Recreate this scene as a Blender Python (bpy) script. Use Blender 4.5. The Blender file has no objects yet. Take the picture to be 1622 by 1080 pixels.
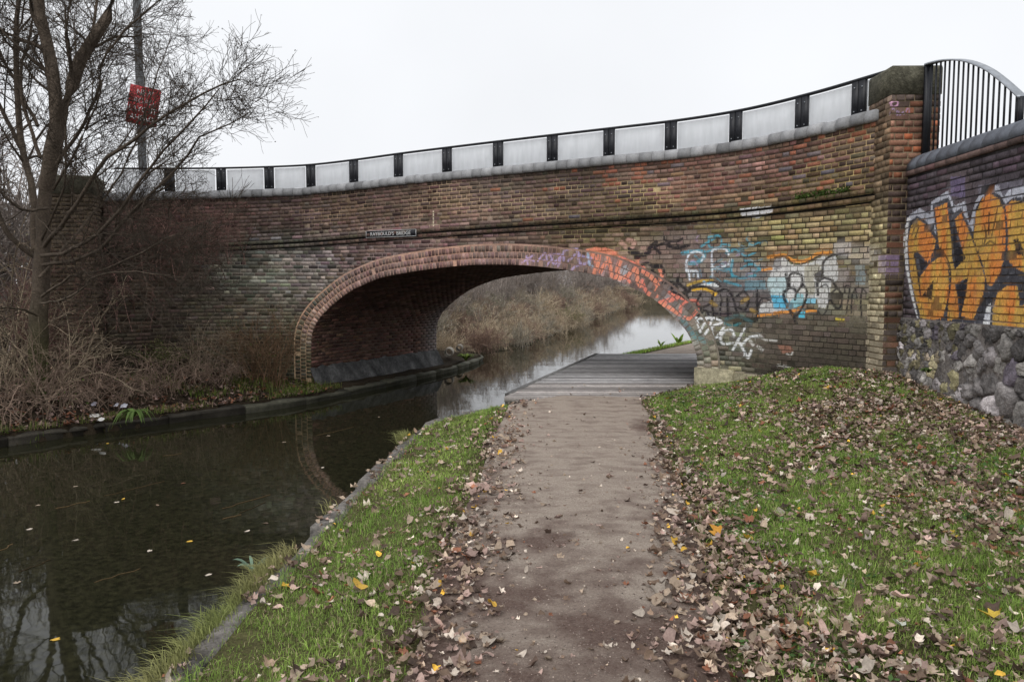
import bpy, math, random
import numpy as np
from mathutils import Vector, Matrix

rng = np.random.default_rng(11)
random.seed(11)
SC = bpy.context.scene
COL = SC.collection

# ------------------------------------------------------------------ camera
FPX, PW, PH, HORIZ, EYE = 1200.0, 1622.0, 1080.0, 452.0, 1.6
PITCH = math.atan((PH / 2 - HORIZ) / FPX)
cam_data = bpy.data.cameras.new("camera")
cam_data.sensor_width = 36.0
cam_data.lens = 36.0 * FPX / PW
cam_data.clip_start = 0.05
cam_data.clip_end = 3000.0
cam = bpy.data.objects.new("camera", cam_data)
cam.location = (0, 0, EYE)
cam.rotation_euler = (math.radians(90) - PITCH, 0, 0)
COL.objects.link(cam)
SC.camera = cam

# ------------------------------------------------------------------ overcast sky, weak wide sun, exposure
SUN_EL, SUN_AZ = math.radians(52), math.radians(205)
world = bpy.data.worlds.new("World")
SC.world = world
world.use_nodes = True
wn, wl = world.node_tree.nodes, world.node_tree.links
bg = wn["Background"]
sky = wn.new("ShaderNodeTexSky")
sky.sky_type = 'NISHITA'
sky.sun_disc = False
sky.sun_elevation = SUN_EL
sky.sun_rotation = SUN_AZ
sky.dust_density = 3.0
scl = wn.new("ShaderNodeVectorMath"); scl.operation = 'SCALE'; scl.inputs['Scale'].default_value = 0.10
wl.new(sky.outputs[0], scl.inputs[0])
hsv = wn.new("ShaderNodeHueSaturation"); hsv.inputs['Saturation'].default_value = 0.10
wl.new(scl.outputs[0], hsv.inputs['Color'])
mixs = wn.new("ShaderNodeMix"); mixs.data_type = 'RGBA'
mixs.inputs[0].default_value = 0.90          # the cloud deck hides the blue nearly everywhere
mixs.inputs[7].default_value = (0.935, 0.955, 0.99, 1)
wl.new(hsv.outputs[0], mixs.inputs[6])
tc = wn.new("ShaderNodeTexCoord")
cn = wn.new("ShaderNodeTexNoise"); cn.inputs['Scale'].default_value = 2.2; cn.inputs['Detail'].default_value = 4
wl.new(tc.outputs['Generated'], cn.inputs['Vector'])
mr = wn.new("ShaderNodeMapRange"); mr.inputs[1].default_value = 0.3; mr.inputs[2].default_value = 0.7; mr.inputs[3].default_value = 0.94; mr.inputs[4].default_value = 1.03
wl.new(cn.outputs[0], mr.inputs[0])
sc2 = wn.new("ShaderNodeVectorMath"); sc2.operation = 'SCALE'
wl.new(mixs.outputs[2], sc2.inputs[0]); wl.new(mr.outputs[0], sc2.inputs['Scale'])
wl.new(sc2.outputs[0], bg.inputs[0])
bg.inputs[1].default_value = 1.0

sun_data = bpy.data.lights.new("sun", 'SUN')
sun_data.energy = 1.05
sun_data.angle = math.radians(50)
sun_data.color = (1.0, 0.97, 0.93)
sun = bpy.data.objects.new("sun", sun_data)
sdir = Vector((math.sin(SUN_AZ) * math.cos(SUN_EL), math.cos(SUN_AZ) * math.cos(SUN_EL), math.sin(SUN_EL)))
sun.rotation_euler = sdir.to_track_quat('Z', 'Y').to_euler()
COL.objects.link(sun)

SC.view_settings.view_transform = 'Standard'
SC.view_settings.look = 'None'
SC.view_settings.exposure = 0.10
SC.view_settings.gamma = 1.0
SC.view_settings.use_curve_mapping = False
SC.render.engine = 'CYCLES'
SC.cycles.use_denoising = True
SC.cycles.max_bounces = 6
SC.cycles.transparent_max_bounces = 12

# ------------------------------------------------------------------ photo geometry helpers
FW = np.array([0, math.cos(PITCH), -math.sin(PITCH)])
UP = np.array([0, math.sin(PITCH), math.cos(PITCH)])
EYEP = np.array([0, 0, EYE])

def project(p):
    d = np.asarray(p, float) - EYEP
    w = d @ FW
    w = np.where(w < 0.05, 0.05, w)
    return PW / 2 + FPX * d[..., 0] / w, PH / 2 - FPX * (d @ UP) / w

def ray(px, py):
    return FW * FPX + np.array([1.0, 0, 0]) * (px - PW / 2) + UP * (PH / 2 - py)

def at_z(px, py, z):            # where the sight line through a pixel meets level z
    r = ray(px, py)
    return EYEP + r * ((z - EYE) / r[2])

def at_y(px, py, y):
    r = ray(px, py)
    return EYEP + r * (y / r[1])

def lin(c):
    c = np.asarray(c, float) / 255.0
    return np.where(c <= 0.04045, c / 12.92, ((c + 0.055) / 1.055) ** 2.4)

def smooth(t):
    t = np.clip(t, 0, 1)
    return t * t * (3 - 2 * t)

def catmull(pts, n=12):
    P = np.asarray(pts, float)
    P = np.vstack([2 * P[0] - P[1], P, 2 * P[-1] - P[-2]])
    out = []
    for i in range(1, len(P) - 2):
        t = np.linspace(0, 1, n, endpoint=False)[:, None]
        a, b, c, d = P[i - 1], P[i], P[i + 1], P[i + 2]
        out.append(0.5 * (2 * b + (c - a) * t + (2 * a - 5 * b + 4 * c - d) * t ** 2 + (3 * b - a - 3 * c + d) * t ** 3))
    out.append(P[-2][None])
    return np.vstack(out)

def vnoise(x, y, seed=0, octaves=3):
    """smooth value noise, 0..1"""
    tot, amp, s = 0.0, 1.0, 0.0
    x = np.asarray(x, float); y = np.asarray(y, float)
    for o in range(octaves):
        xi, yi = np.floor(x), np.floor(y)
        fx, fy = smooth(x - xi), smooth(y - yi)
        def h(a, b):
            v = np.sin(a * 127.1 + b * 311.7 + seed * 74.7 + o * 19.3) * 43758.5453
            return v - np.floor(v)
        v = (h(xi, yi) * (1 - fx) + h(xi + 1, yi) * fx) * (1 - fy) + (h(xi, yi + 1) * (1 - fx) + h(xi + 1, yi + 1) * fx) * fy
        tot = tot + v * amp; s += amp; amp *= 0.5; x = x * 2.03 + 5.1; y = y * 2.03 + 1.7
    return tot / s

# ------------------------------------------------------------------ objects
def link(o, parent=None):
    COL.objects.link(o)
    if parent is not None:
        o.parent = parent
    return o

def tag(o, label=None, cat=None, group=None, kind=None):
    if label: o["label"] = label
    if cat: o["category"] = cat
    if group: o["group"] = group
    if kind: o["kind"] = kind
    return o

def empty(name, loc=(0, 0, 0), label=None, cat=None, group=None):
    o = bpy.data.objects.new(name, None)
    o.location = loc
    o.empty_display_size = 0.2
    link(o)
    return tag(o, label, cat, group)

def make_mesh(name, verts, faces, cols=None, smooth_shade=False):
    """verts (N,3); faces: one (F,k) array or a list of such arrays"""
    verts = np.asarray(verts, np.float32)
    if not isinstance(faces, (list, tuple)):
        faces = [faces]
    faces = [np.asarray(f, np.int32) for f in faces if len(f)]
    me = bpy.data.meshes.new(name)
    me.vertices.add(len(verts))
    me.vertices.foreach_set("co", verts.ravel())
    nl = sum(f.size for f in faces); nf = sum(len(f) for f in faces)
    me.loops.add(nl)
    me.polygons.add(nf)
    me.loops.foreach_set("vertex_index", np.concatenate([f.ravel() for f in faces]))
    tot = np.concatenate([np.full(len(f), f.shape[1], np.int32) for f in faces])
    st = np.concatenate([[0], np.cumsum(tot)[:-1]]).astype(np.int32)
    me.polygons.foreach_set("loop_start", st)
    me.polygons.foreach_set("loop_total", tot)
    if smooth_shade:
        me.polygons.foreach_set("use_smooth", np.ones(nf, bool))
    if cols is not None:
        cols = np.asarray(cols, np.float32)
        if cols.ndim == 1:
            cols = np.tile(cols, (len(verts), 1))
        a = me.attributes.new("Col", 'FLOAT_COLOR', 'POINT')
        a.data.foreach_set("color", np.hstack([cols, np.ones((len(cols), 1), np.float32)]).astype(np.float32).ravel())
    me.update(calc_edges=True)
    me.validate()
    return me

def mesh_obj(name, verts, faces, mat, parent=None, cols=None, smooth_shade=False, loc=None):
    verts = np.asarray(verts, float)
    if loc is not None:
        verts = verts - np.asarray(loc, float)
    me = make_mesh(name, verts, faces, cols, smooth_shade)
    me.materials.append(mat)
    o = bpy.data.objects.new(name, me)
    if loc is not None:
        o.location = loc
    return link(o, parent)

BOXF = np.array([[0, 3, 2, 1], [4, 5, 6, 7], [0, 1, 5, 4], [1, 2, 6, 5], [2, 3, 7, 6], [3, 0, 4, 7]])

def box_verts(c, size, rz=0.0):
    x, y, z = np.asarray(size) / 2
    v = np.array([[-x, -y, -z], [x, -y, -z], [x, y, -z], [-x, y, -z], [-x, -y, z], [x, -y, z], [x, y, z], [-x, y, z]])
    ca, sa = math.cos(rz), math.sin(rz)
    v = v @ np.array([[ca, sa, 0], [-sa, ca, 0], [0, 0, 1]])
    return v + np.asarray(c)

class Acc:
    """collects shapes into one mesh"""
    def __init__(s): s.v, s.f, s.c, s.n = [], {}, [], 0
    def add(s, v, faces, c=None):
        v = np.asarray(v, float)
        if not isinstance(faces, (list, tuple)): faces = [faces]
        for f in faces:
            f = np.asarray(f, np.int64)
            if len(f): s.f.setdefault(f.shape[1], []).append(f + s.n)
        if c is None: c = (0.5, 0.5, 0.5)
        c = np.asarray(c, float)
        if c.ndim == 1: c = np.tile(c, (len(v), 1))
        s.v.append(v); s.c.append(c); s.n += len(v)
    def box(s, c, size, rz=0.0, col=None): s.add(box_verts(c, size, rz), BOXF, col)
    def obj(s, name, mat, parent=None, smooth_shade=False):
        return mesh_obj(name, np.vstack(s.v), [np.vstack(f) for f in s.f.values()], mat, parent, np.vstack(s.c), smooth_shade)

def tubes(P, R, k=4, cap=False):
    """P (T,n,3) centre lines, R (T,n) radii -> verts, quads"""
    P = np.asarray(P, float); R = np.asarray(R, float)
    T, n, _ = P.shape
    tan = np.gradient(P, axis=1)
    tan /= np.linalg.norm(tan, axis=2, keepdims=True) + 1e-9
    ref = np.where(np.abs(tan[..., 2:3]) > 0.9, np.array([1.0, 0, 0]), np.array([0, 0, 1.0]))
    a = np.cross(tan, ref); a /= np.linalg.norm(a, axis=2, keepdims=True) + 1e-9
    b = np.cross(tan, a)
    th = np.arange(k) * 2 * math.pi / k
    ring = a[:, :, None, :] * np.cos(th)[None, None, :, None] + b[:, :, None, :] * np.sin(th)[None, None, :, None]
    V = P[:, :, None, :] + ring * R[:, :, None, None]
    idx = np.arange(T * n * k).reshape(T, n, k)
    q = np.stack([idx[:, :-1, :], np.roll(idx, -1, 2)[:, :-1, :], np.roll(idx, -1, 2)[:, 1:, :], idx[:, 1:, :]], -1).reshape(-1, 4)
    return V.reshape(-1, 3), q

# ------------------------------------------------------------------ materials (all procedural)
def new_mat(name):
    m = bpy.data.materials.new(name)
    m.use_nodes = True
    nt = m.node_tree
    return m, nt.nodes, nt.links, nt.nodes["Principled BSDF"]

def attr_mat(name, rough=0.9, noises=((40, 0.25), (7, 0.25)), bump=(60, 0.3, 0.01), spec=0.25, transl=0.0):
    """vertex colour times a few octaves of world-space grain, plus fine relief"""
    m, n, l, p = new_mat(name)
    a = n.new("ShaderNodeAttribute"); a.attribute_name = "Col"
    g = n.new("ShaderNodeNewGeometry")
    col = a.outputs['Color']
    for sc_, amp in noises:
        t = n.new("ShaderNodeTexNoise"); t.inputs['Scale'].default_value = sc_; t.inputs['Detail'].default_value = 5
        t.inputs['Roughness'].default_value = 0.65
        l.new(g.outputs['Position'], t.inputs['Vector'])
        r = n.new("ShaderNodeMapRange")
        r.inputs[1].default_value = 0.3; r.inputs[2].default_value = 0.7
        r.inputs[3].default_value = 1 - amp; r.inputs[4].default_value = 1 + amp
        l.new(t.outputs[0], r.inputs[0])
        v = n.new("ShaderNodeVectorMath"); v.operation = 'SCALE'
        l.new(col, v.inputs[0]); l.new(r.outputs[0], v.inputs['Scale'])
        col = v.outputs[0]
    l.new(col, p.inputs['Base Color'])
    p.inputs['Roughness'].default_value = rough
    p.inputs['Specular IOR Level'].default_value = spec
    if bump:
        t = n.new("ShaderNodeTexNoise"); t.inputs['Scale'].default_value = bump[0]; t.inputs['Detail'].default_value = 6
        l.new(g.outputs['Position'], t.inputs['Vector'])
        b = n.new("ShaderNodeBump"); b.inputs['Strength'].default_value = bump[1]; b.inputs['Distance'].default_value = bump[2]
        l.new(t.outputs[0], b.inputs['Height']); l.new(b.outputs[0], p.inputs['Normal'])
    if transl:
        tr = n.new("ShaderNodeBsdfTranslucent"); l.new(col, tr.inputs['Color'])
        mx = n.new("ShaderNodeMixShader"); mx.inputs[0].default_value = transl
        l.new(p.outputs[0], mx.inputs[1]); l.new(tr.outputs[0], mx.inputs[2])
        l.new(mx.outputs[0], n["Material Output"].inputs['Surface'])
    return m

def plain_mat(name, col, rough=0.6, metal=0.0, noise=(25, 0.15), bump=None, spec=0.4):
    m, n, l, p = new_mat(name)
    g = n.new("ShaderNodeNewGeometry")
    t = n.new("ShaderNodeTexNoise"); t.inputs['Scale'].default_value = noise[0]; t.inputs['Detail'].default_value = 5
    l.new(g.outputs['Position'], t.inputs['Vector'])
    r = n.new("ShaderNodeMapRange"); r.inputs[1].default_value = 0.3; r.inputs[2].default_value = 0.7
    r.inputs[3].default_value = 1 - noise[1]; r.inputs[4].default_value = 1 + noise[1]
    l.new(t.outputs[0], r.inputs[0])
    v = n.new("ShaderNodeVectorMath"); v.operation = 'SCALE'; v.inputs[0].default_value = tuple(col)
    l.new(r.outputs[0], v.inputs['Scale']); l.new(v.outputs[0], p.inputs['Base Color'])
    p.inputs['Roughness'].default_value = rough; p.inputs['Metallic'].default_value = metal
    p.inputs['Specular IOR Level'].default_value = spec
    if bump:
        b = n.new("ShaderNodeBump"); b.inputs['Strength'].default_value = bump[0]; b.inputs['Distance'].default_value = bump[1]
        l.new(t.outputs[0], b.inputs['Height']); l.new(b.outputs[0], p.inputs['Normal'])
    return m

M_BRICK = attr_mat("brick_and_mortar", 0.92, ((55, 0.30), (9, 0.22), (1.7, 0.16)), (90, 0.5, 0.006))
M_STONE = attr_mat("rubble_stone", 0.95, ((60, 0.30), (16, 0.40), (5, 0.35)), (40, 0.9, 0.02))
M_COPING = attr_mat("coping", 0.7, ((45, 0.18), (6, 0.22)), (60, 0.3, 0.006), 0.35)
M_CONCRETE = attr_mat("kerb_concrete", 0.85, ((50, 0.25), (8, 0.35), (1.5, 0.25)), (50, 0.5, 0.01))
M_BARK = attr_mat("bark", 0.95, ((35, 0.35), (6, 0.3)), (45, 0.8, 0.02), 0.15)
M_GRASS = attr_mat("grass_blade", 0.7, ((3.0, 0.18),), None, 0.25, 0.3)
M_LEAF = attr_mat("dead_leaf", 0.75, ((70, 0.25),), (90, 0.4, 0.004), 0.25, 0.15)
M_SOIL = attr_mat("soil", 0.97, ((60, 0.35), (9, 0.35), (1.2, 0.2)), (45, 0.9, 0.03), 0.1)
M_GRAVEL = attr_mat("gravel_stone", 0.85, ((60, 0.2),), None, 0.25)
M_WOOD = attr_mat("weathered_timber", 0.75, ((30, 0.25), (5, 0.25)), (55, 0.5, 0.006), 0.4)
M_BLACK = plain_mat("black_painted_steel", (0.018, 0.019, 0.024), 0.45, 0.0, (14, 0.3))
M_GALV = plain_mat("galvanised_steel", (0.36, 0.38, 0.41), 0.45, 0.6, (12, 0.2))
M_POLE = plain_mat("lamp_column_grey", (0.13, 0.135, 0.14), 0.6, 0.2, (18, 0.2))
M_RED = plain_mat("sign_red", (0.42, 0.022, 0.03), 0.45, 0.0, (9, 0.12))
M_WHITE = plain_mat("sign_white", (0.75, 0.75, 0.74), 0.5, 0.0, (9, 0.08))
M_PLATE = plain_mat("plate_black", (0.012, 0.012, 0.018), 0.4)
M_LITTER = attr_mat("litter", 0.5, ((20, 0.15),), None, 0.4)

def panel_mat():
    m, n, l, p = new_mat("frosted_panel")
    g = n.new("ShaderNodeNewGeometry")
    t = n.new("ShaderNodeTexNoise"); t.inputs['Scale'].default_value = 6; t.inputs['Detail'].default_value = 6
    l.new(g.outputs['Position'], t.inputs['Vector'])
    r = n.new("ShaderNodeMapRange"); r.inputs[1].default_value = 0.3; r.inputs[2].default_value = 0.7
    r.inputs[3].default_value = 0.86; r.inputs[4].default_value = 1.0
    mpv = n.new('ShaderNodeMapping'); mpv.inputs['Scale'].default_value = (2.2, 2.2, 0.35); l.new(g.outputs['Position'], mpv.inputs['Vector']); l.new(mpv.outputs[0], t.inputs['Vector'])
    l.new(t.outputs[0], r.inputs[0])
    v = n.new("ShaderNodeVectorMath"); v.operation = 'SCALE'; v.inputs[0].default_value = (0.92, 0.935, 0.955)
    l.new(r.outputs[0], v.inputs['Scale'])
    l.new(v.outputs[0], p.inputs['Base Color']); p.inputs['Roughness'].default_value = 0.35
    tr = n.new("ShaderNodeBsdfTranslucent"); l.new(v.outputs[0], tr.inputs['Color'])
    mx = n.new("ShaderNodeMixShader"); mx.inputs[0].default_value = 0.55
    l.new(p.outputs[0], mx.inputs[1]); l.new(tr.outputs[0], mx.inputs[2])
    tp = n.new("ShaderNodeBsdfTransparent")
    m2 = n.new("ShaderNodeMixShader"); m2.inputs[0].default_value = 0.46
    l.new(mx.outputs[0], m2.inputs[1]); l.new(tp.outputs[0], m2.inputs[2])
    l.new(m2.outputs[0], n["Material Output"].inputs['Surface'])
    return m
M_PANEL = panel_mat()

def water_mat():
    m, n, l, p = new_mat("canal_water")
    g = n.new("ShaderNodeNewGeometry")
    t = n.new("ShaderNodeTexNoise"); t.inputs['Scale'].default_value = 16; t.inputs['Detail'].default_value = 8; t.inputs['Roughness'].default_value = 0.75
    l.new(g.outputs['Position'], t.inputs['Vector'])
    r = n.new("ShaderNodeValToRGB")
    r.color_ramp.elements[0].position = 0.40; r.color_ramp.elements[0].color = (0.010, 0.0105, 0.006, 1)
    r.color_ramp.elements[1].position = 0.72; r.color_ramp.elements[1].color = (0.040, 0.039, 0.020, 1)
    l.new(t.outputs[0], r.inputs[0]); l.new(r.outputs[0], p.inputs['Base Color'])
    p.inputs['Roughness'].default_value = 0.03; p.inputs['IOR'].default_value = 1.33; p.inputs['Specular IOR Level'].default_value = 0.5
    mp = n.new("ShaderNodeMapping"); mp.inputs['Scale'].default_value = (1.0, 1.0, 1.0)
    l.new(g.outputs['Position'], mp.inputs['Vector'])
    w = n.new("ShaderNodeTexNoise"); w.inputs['Scale'].default_value = 1.6; w.inputs['Detail'].default_value = 3
    l.new(mp.outputs[0], w.inputs['Vector'])
    b = n.new("ShaderNodeBump"); b.inputs['Strength'].default_value = 0.14; b.inputs['Distance'].default_value = 0.02
    l.new(w.outputs[0], b.inputs['Height']); l.new(b.outputs[0], p.inputs['Normal'])
    return m
M_WATER = water_mat()

def path_mat():
    m, n, l, p = new_mat("gravel_path")
    g = n.new("ShaderNodeNewGeometry")
    def noise(scale, detail=5, rough=0.6):
        t = n.new("ShaderNodeTexNoise"); t.inputs['Scale'].default_value = scale; t.inputs['Detail'].default_value = detail
        t.inputs['Roughness'].default_value = rough
        l.new(g.outputs['Position'], t.inputs['Vector']); return t.outputs[0]
    def ramp(src, stops):
        r = n.new("ShaderNodeValToRGB"); e = r.color_ramp.elements
        e[0].position, e[0].color = stops[0][0], (*stops[0][1], 1)
        e[1].position, e[1].color = stops[-1][0], (*stops[-1][1], 1)
        for pos, c in stops[1:-1]:
            q = e.new(pos); q.color = (*c, 1)
        l.new(src, r.inputs[0]); return r.outputs[0]
    def mix(f, a, b):
        x = n.new("ShaderNodeMix"); x.data_type = 'RGBA'
        l.new(f, x.inputs[0]); l.new(a, x.inputs[6]); l.new(b, x.inputs[7]); return x.outputs[2]
    dry = ramp(noise(80, 6, 0.9), [(0.30, (0.20, 0.158, 0.13)), (0.5, (0.41, 0.338, 0.28)), (0.7, (0.66, 0.57, 0.485))])
    damp = ramp(noise(70, 6, 0.9), [(0.30, (0.075, 0.048, 0.040)), (0.5, (0.165, 0.112, 0.092)), (0.72, (0.32, 0.245, 0.205))])
    # damp leaf mould takes over toward the near end, in patches
    sep = n.new("ShaderNodeSeparateXYZ"); l.new(g.outputs['Position'], sep.inputs[0])
    mr_ = n.new("ShaderNodeMapRange"); mr_.inputs[1].default_value = 2.2; mr_.inputs[2].default_value = 7.0
    mr_.inputs[3].default_value = 0.13; mr_.inputs[4].default_value = -0.16
    l.new(sep.outputs['Y'], mr_.inputs[0])
    ed = n.new('ShaderNodeAttribute'); ed.attribute_name = 'Col'     # soil washed in along the path's edges
    a0 = n.new('ShaderNodeMath'); a0.operation = 'MULTIPLY_ADD'; a0.inputs[1].default_value = 0.15
    l.new(ed.outputs['Fac'], a0.inputs[0]); l.new(mr_.outputs[0], a0.inputs[2])
    ad = n.new("ShaderNodeMath"); ad.operation = 'ADD'
    l.new(noise(1.7, 6, 0.62), ad.inputs[0]); l.new(a0.outputs[0], ad.inputs[1])
    fac = ramp(ad.outputs[0], [(0.46, (0, 0, 0)), (0.62, (1, 1, 1))])
    c = mix(fac, dry, damp)
    sc_v = n.new('ShaderNodeMapping'); sc_v.inputs['Scale'].default_value = (4.0, 6.5, 1); l.new(g.outputs['Position'], sc_v.inputs['Vector'])
    t3 = n.new('ShaderNodeTexNoise'); t3.inputs['Scale'].default_value = 1.0; t3.inputs['Detail'].default_value = 6; l.new(sc_v.outputs[0], t3.inputs['Vector'])
    mott = ramp(t3.outputs[0], [(0.46, (0, 0, 0)), (0.66, (0.5, 0.5, 0.5))])
    c = mix(mott, c, damp)
    l.new(c, p.inputs['Base Color'])
    p.inputs['Roughness'].default_value = 0.92; p.inputs['Specular IOR Level'].default_value = 0.2
    b = n.new("ShaderNodeBump"); b.inputs['Strength'].default_value = 1.0; b.inputs['Distance'].default_value = 0.016
    l.new(noise(75, 5, 0.8), b.inputs['Height'])
    b2 = n.new("ShaderNodeBump"); b2.inputs['Strength'].default_value = 0.5; b2.inputs['Distance'].default_value = 0.05
    l.new(noise(5, 4), b2.inputs['Height']); l.new(b.outputs[0], b2.inputs['Normal']); l.new(b2.outputs[0], p.inputs['Normal'])
    return m
M_PATH = path_mat()
# ------------------------------------------------------------------ lie of the land
WATER_Z = -0.70
RB = np.array([(-3.6, -30), (-2.3, -10), (-1.72, 0), (-1.47, 3.2), (-1.30, 6.2), (-1.08, 9.2), (-0.86, 10.0), (-0.16, 10.66), (1.95, 17.45), (5.0, 22.5), (9.0, 27), (17, 34), (40, 46), (80, 70), (100, 96), (100, 900)], float)
LB = np.array([(-22, -30), (-16, -10), (-11.6, 2), (-9.3, 7), (-7.25, 10.7), (-5.6, 12.7), (-3.95, 14.7), (-1.66, 20), (-0.92, 23.2), (-1.5, 24.4), (0.4, 28), (4.0, 44), (10.5, 72), (15.5, 90), (30, 97), (60, 99), (100, 100), (100, 900)], float)
def right_bank(y): return np.interp(y, RB[:, 1], RB[:, 0])
def left_bank(y): return np.interp(y, LB[:, 1], LB[:, 0])

PL = [at_z(*p, 0)[:2] for p in ((625, 1075), (690, 900), (742, 770), (782, 680), (806, 633))]
PR = [at_z(*p, 0)[:2] for p in ((1165, 1075), (1118, 900), (1078, 770), (1042, 690), (1019, 633))]
PLa = np.array([(PL[0][0] - 0.1, -12)] + [tuple(p) for p in PL]); PRa = np.array([(PR[0][0] - 0.1, -12)] + [tuple(p) for p in PR])
def path_left(y): return np.interp(y, PLa[:, 1], PLa[:, 0])
def path_right(y): return np.interp(y, np.append(PRa[:, 1], [12.2, 17.5]), np.append(PRa[:, 0], [3.0, 6.0]))
def wall_x(y): return 4.85 + (y - 9.55) * 0.035          # face of the right-hand wall

def ground_z(x, y):
    x = np.asarray(x, float); y = np.asarray(y, float)
    rb, lb = right_bank(y), left_bank(y)
    d = x - rb
    z = -0.15 + 0.15 * smooth((d - 0.1) / 0.8)
    h = np.interp(y, [-10, 0, 5, 7, 9.5, 10.5, 12, 14, 16], [0.12, 0.15, 0.2, 0.27, 0.5, 0.46, 0.45, 0.2, 0.0])
    z = z + h * smooth((x - path_right(y)) / 2.7)
    z = z + 0.035 * (vnoise(x * 1.6, y * 1.6, 3) - 0.5) * smooth((d - 0.3) / 0.5) * (y < 16)
    z = z + 2.0 * smooth((x - wall_x(y) - 0.35) / 0.25) * smooth((11.0 - y) / 0.5)   # road level behind the retaining wall
    dl = lb - x
    zl = -0.52 + 0.45 * smooth((dl - 0.3) / 3.0) + 0.9 * smooth((dl - 3) / 9.0) + 0.12 * (vnoise(x * 1.1, y * 1.1, 9) - 0.5) * smooth(dl / 0.8)
    zl = np.where(y > 24, -0.66 + 1.1 * smooth(dl / 6.0) + 0.6 * smooth((dl - 6) / 40) + 0.15 * (vnoise(x * .7, y * .7, 5) - .5) * smooth(dl), zl)
    inside = (d < 0) & (dl < 0)
    depth = np.minimum(-d, -dl)
    zc = -1.5
    z = np.where(dl >= 0, zl, z)
    z = np.where(inside, np.where(depth > 0.09, zc, np.where(-d < -dl, -0.2, -0.6) + (zc + 0.4) * np.clip(depth / 0.09, 0, 1)), z)
    return z

def axis(parts):
    out = []
    for a, b, st in parts:
        out.append(np.arange(a, b, st))
    return np.concatenate(out)
gx = np.concatenate([-np.geomspace(600, 14, 16)[:-1], axis([(-14, -2.6, 0.22), (-2.6, 5.6, 0.07), (5.6, 20, 0.4)]), np.geomspace(20, 600, 16)])
gy = np.concatenate([-np.geomspace(120, 2, 10)[:-1], axis([(-2, 2, 0.3), (2, 13, 0.08), (13, 30, 0.2), (30, 110, 1.0)]), np.geomspace(110, 1200, 14)])
GX, GY = np.meshgrid(gx, gy)
GZ = ground_z(GX, GY)
ng = len(gx)
ii = np.arange(len(gx) * len(gy)).reshape(len(gy), ng)
gf = np.stack([ii[:-1, :-1], ii[:-1, 1:], ii[1:, 1:], ii[1:, :-1]], -1).reshape(-1, 4)
vx, vy = GX.ravel(), GY.ravel()
cb = np.tile(np.array([0.085, 0.080, 0.035]), (len(vx), 1))
left = (left_bank(vy) - vx > -0.05)
cb[left] = (0.040, 0.030, 0.020)
far = left & (vy > 24)
cb[far] = (0.07, 0.058, 0.038)
wet = (GZ.ravel() < -0.75)
cb[wet] = (0.02, 0.018, 0.01)
nv = vnoise(vx * 1.3, vy * 1.3, 21)[:, None]
cb = cb * (0.6 + 0.8 * nv)
tag(mesh_obj("ground", np.stack([vx, vy, GZ.ravel()], 1), gf, M_SOIL, None, cb, True), kind="structure")

wx, wy = np.meshgrid(np.linspace(-40, 110, 12), np.linspace(-40, 110, 12))
wi = np.arange(144).reshape(12, 12)
tag(mesh_obj("canal_water", np.stack([wx.ravel(), wy.ravel(), np.full(144, WATER_Z)], 1),
    np.stack([wi[:-1, :-1], wi[:-1, 1:], wi[1:, 1:], wi[1:, :-1]], -1).reshape(-1, 4), M_WATER), kind="structure")

# towpath sheet, worn edges wander a little
def strip(ys, xl, xr, nx, lift):
    u = np.linspace(0, 1, nx)
    X = xl[:, None] * (1 - u) + xr[:, None] * u
    Y = np.repeat(ys[:, None], nx, 1)
    Z = ground_z(X, Y) + lift
    crown = 0.02 * np.sin(u * math.pi)[None]
    Z = Z + crown
    Z[:, 0] -= 0.03; Z[:, -1] -= 0.03
    i = np.arange(X.size).reshape(X.shape)
    f = np.stack([i[:-1, :-1], i[:-1, 1:], i[1:, 1:], i[1:, :-1]], -1).reshape(-1, 4)
    e = np.minimum(u, 1 - u) * (xr - xl)[:, None]
    ec = np.repeat((1 - smooth(e / 0.38)).ravel()[:, None], 3, 1)
    return np.stack([X.ravel(), Y.ravel(), Z.ravel()], 1), f, ec
ys = np.concatenate([np.arange(-12, 2, 0.5), np.arange(2, 10.7, 0.07), [10.70]])
wob = 0.10 * (vnoise(ys * 1.3, ys * 0, 1) - 0.5) * 2
wob2 = 0.10 * (vnoise(ys * 1.3, ys * 0 + 7, 2) - 0.5) * 2
v, f, ec = strip(ys, path_left(ys) + wob, path_right(ys) + wob2, 30, 0.012)
tag(mesh_obj("towpath", v, f, M_PATH, None, ec, True), kind="structure")
ys2 = np.concatenate([[17.42], np.arange(17.6, 40, 0.3)])
pl2 = np.interp(ys2, [17.4, 21.3, 26, 32, 40], [2.75, 4.95, 9.2, 15.5, 30]); pr2 = pl2 + np.interp(ys2, [17.4, 21, 40], [2.4, 2.6, 4])
v, f, ec = strip(ys2, pl2, pr2, 8, 0.012)
tag(mesh_obj("far_towpath", v, f, M_PATH, None, ec * 0.4, True), kind="structure")
# ------------------------------------------------------------------ spray paint, rasterised once and laid on the brick faces as vertex colour
CX0, CY0, CS = 560.0, 90.0, 2.0
CW, CH = int((2000 - CX0) * CS), int((640 - CY0) * CS)
CAN = np.zeros((CH, CW, 4), np.float32)

def zz(ox, oy, sc, pts): return [(ox + x / sc, oy + y / sc) for x, y in pts]

def blend(y0, y1, x0, x1, cov, rgb, alpha):
    sub = CAN[y0:y1, x0:x1]
    a = (cov * alpha)[..., None].astype(np.float32)
    rgb = np.asarray(rgb, np.float32)
    newa = a + sub[..., 3:] * (1 - a)
    sub[..., :3] = np.where(newa > 1e-4, (rgb * a + sub[..., :3] * sub[..., 3:] * (1 - a)) / np.maximum(newa, 1e-4), sub[..., :3])
    sub[..., 3:] = newa

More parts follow.
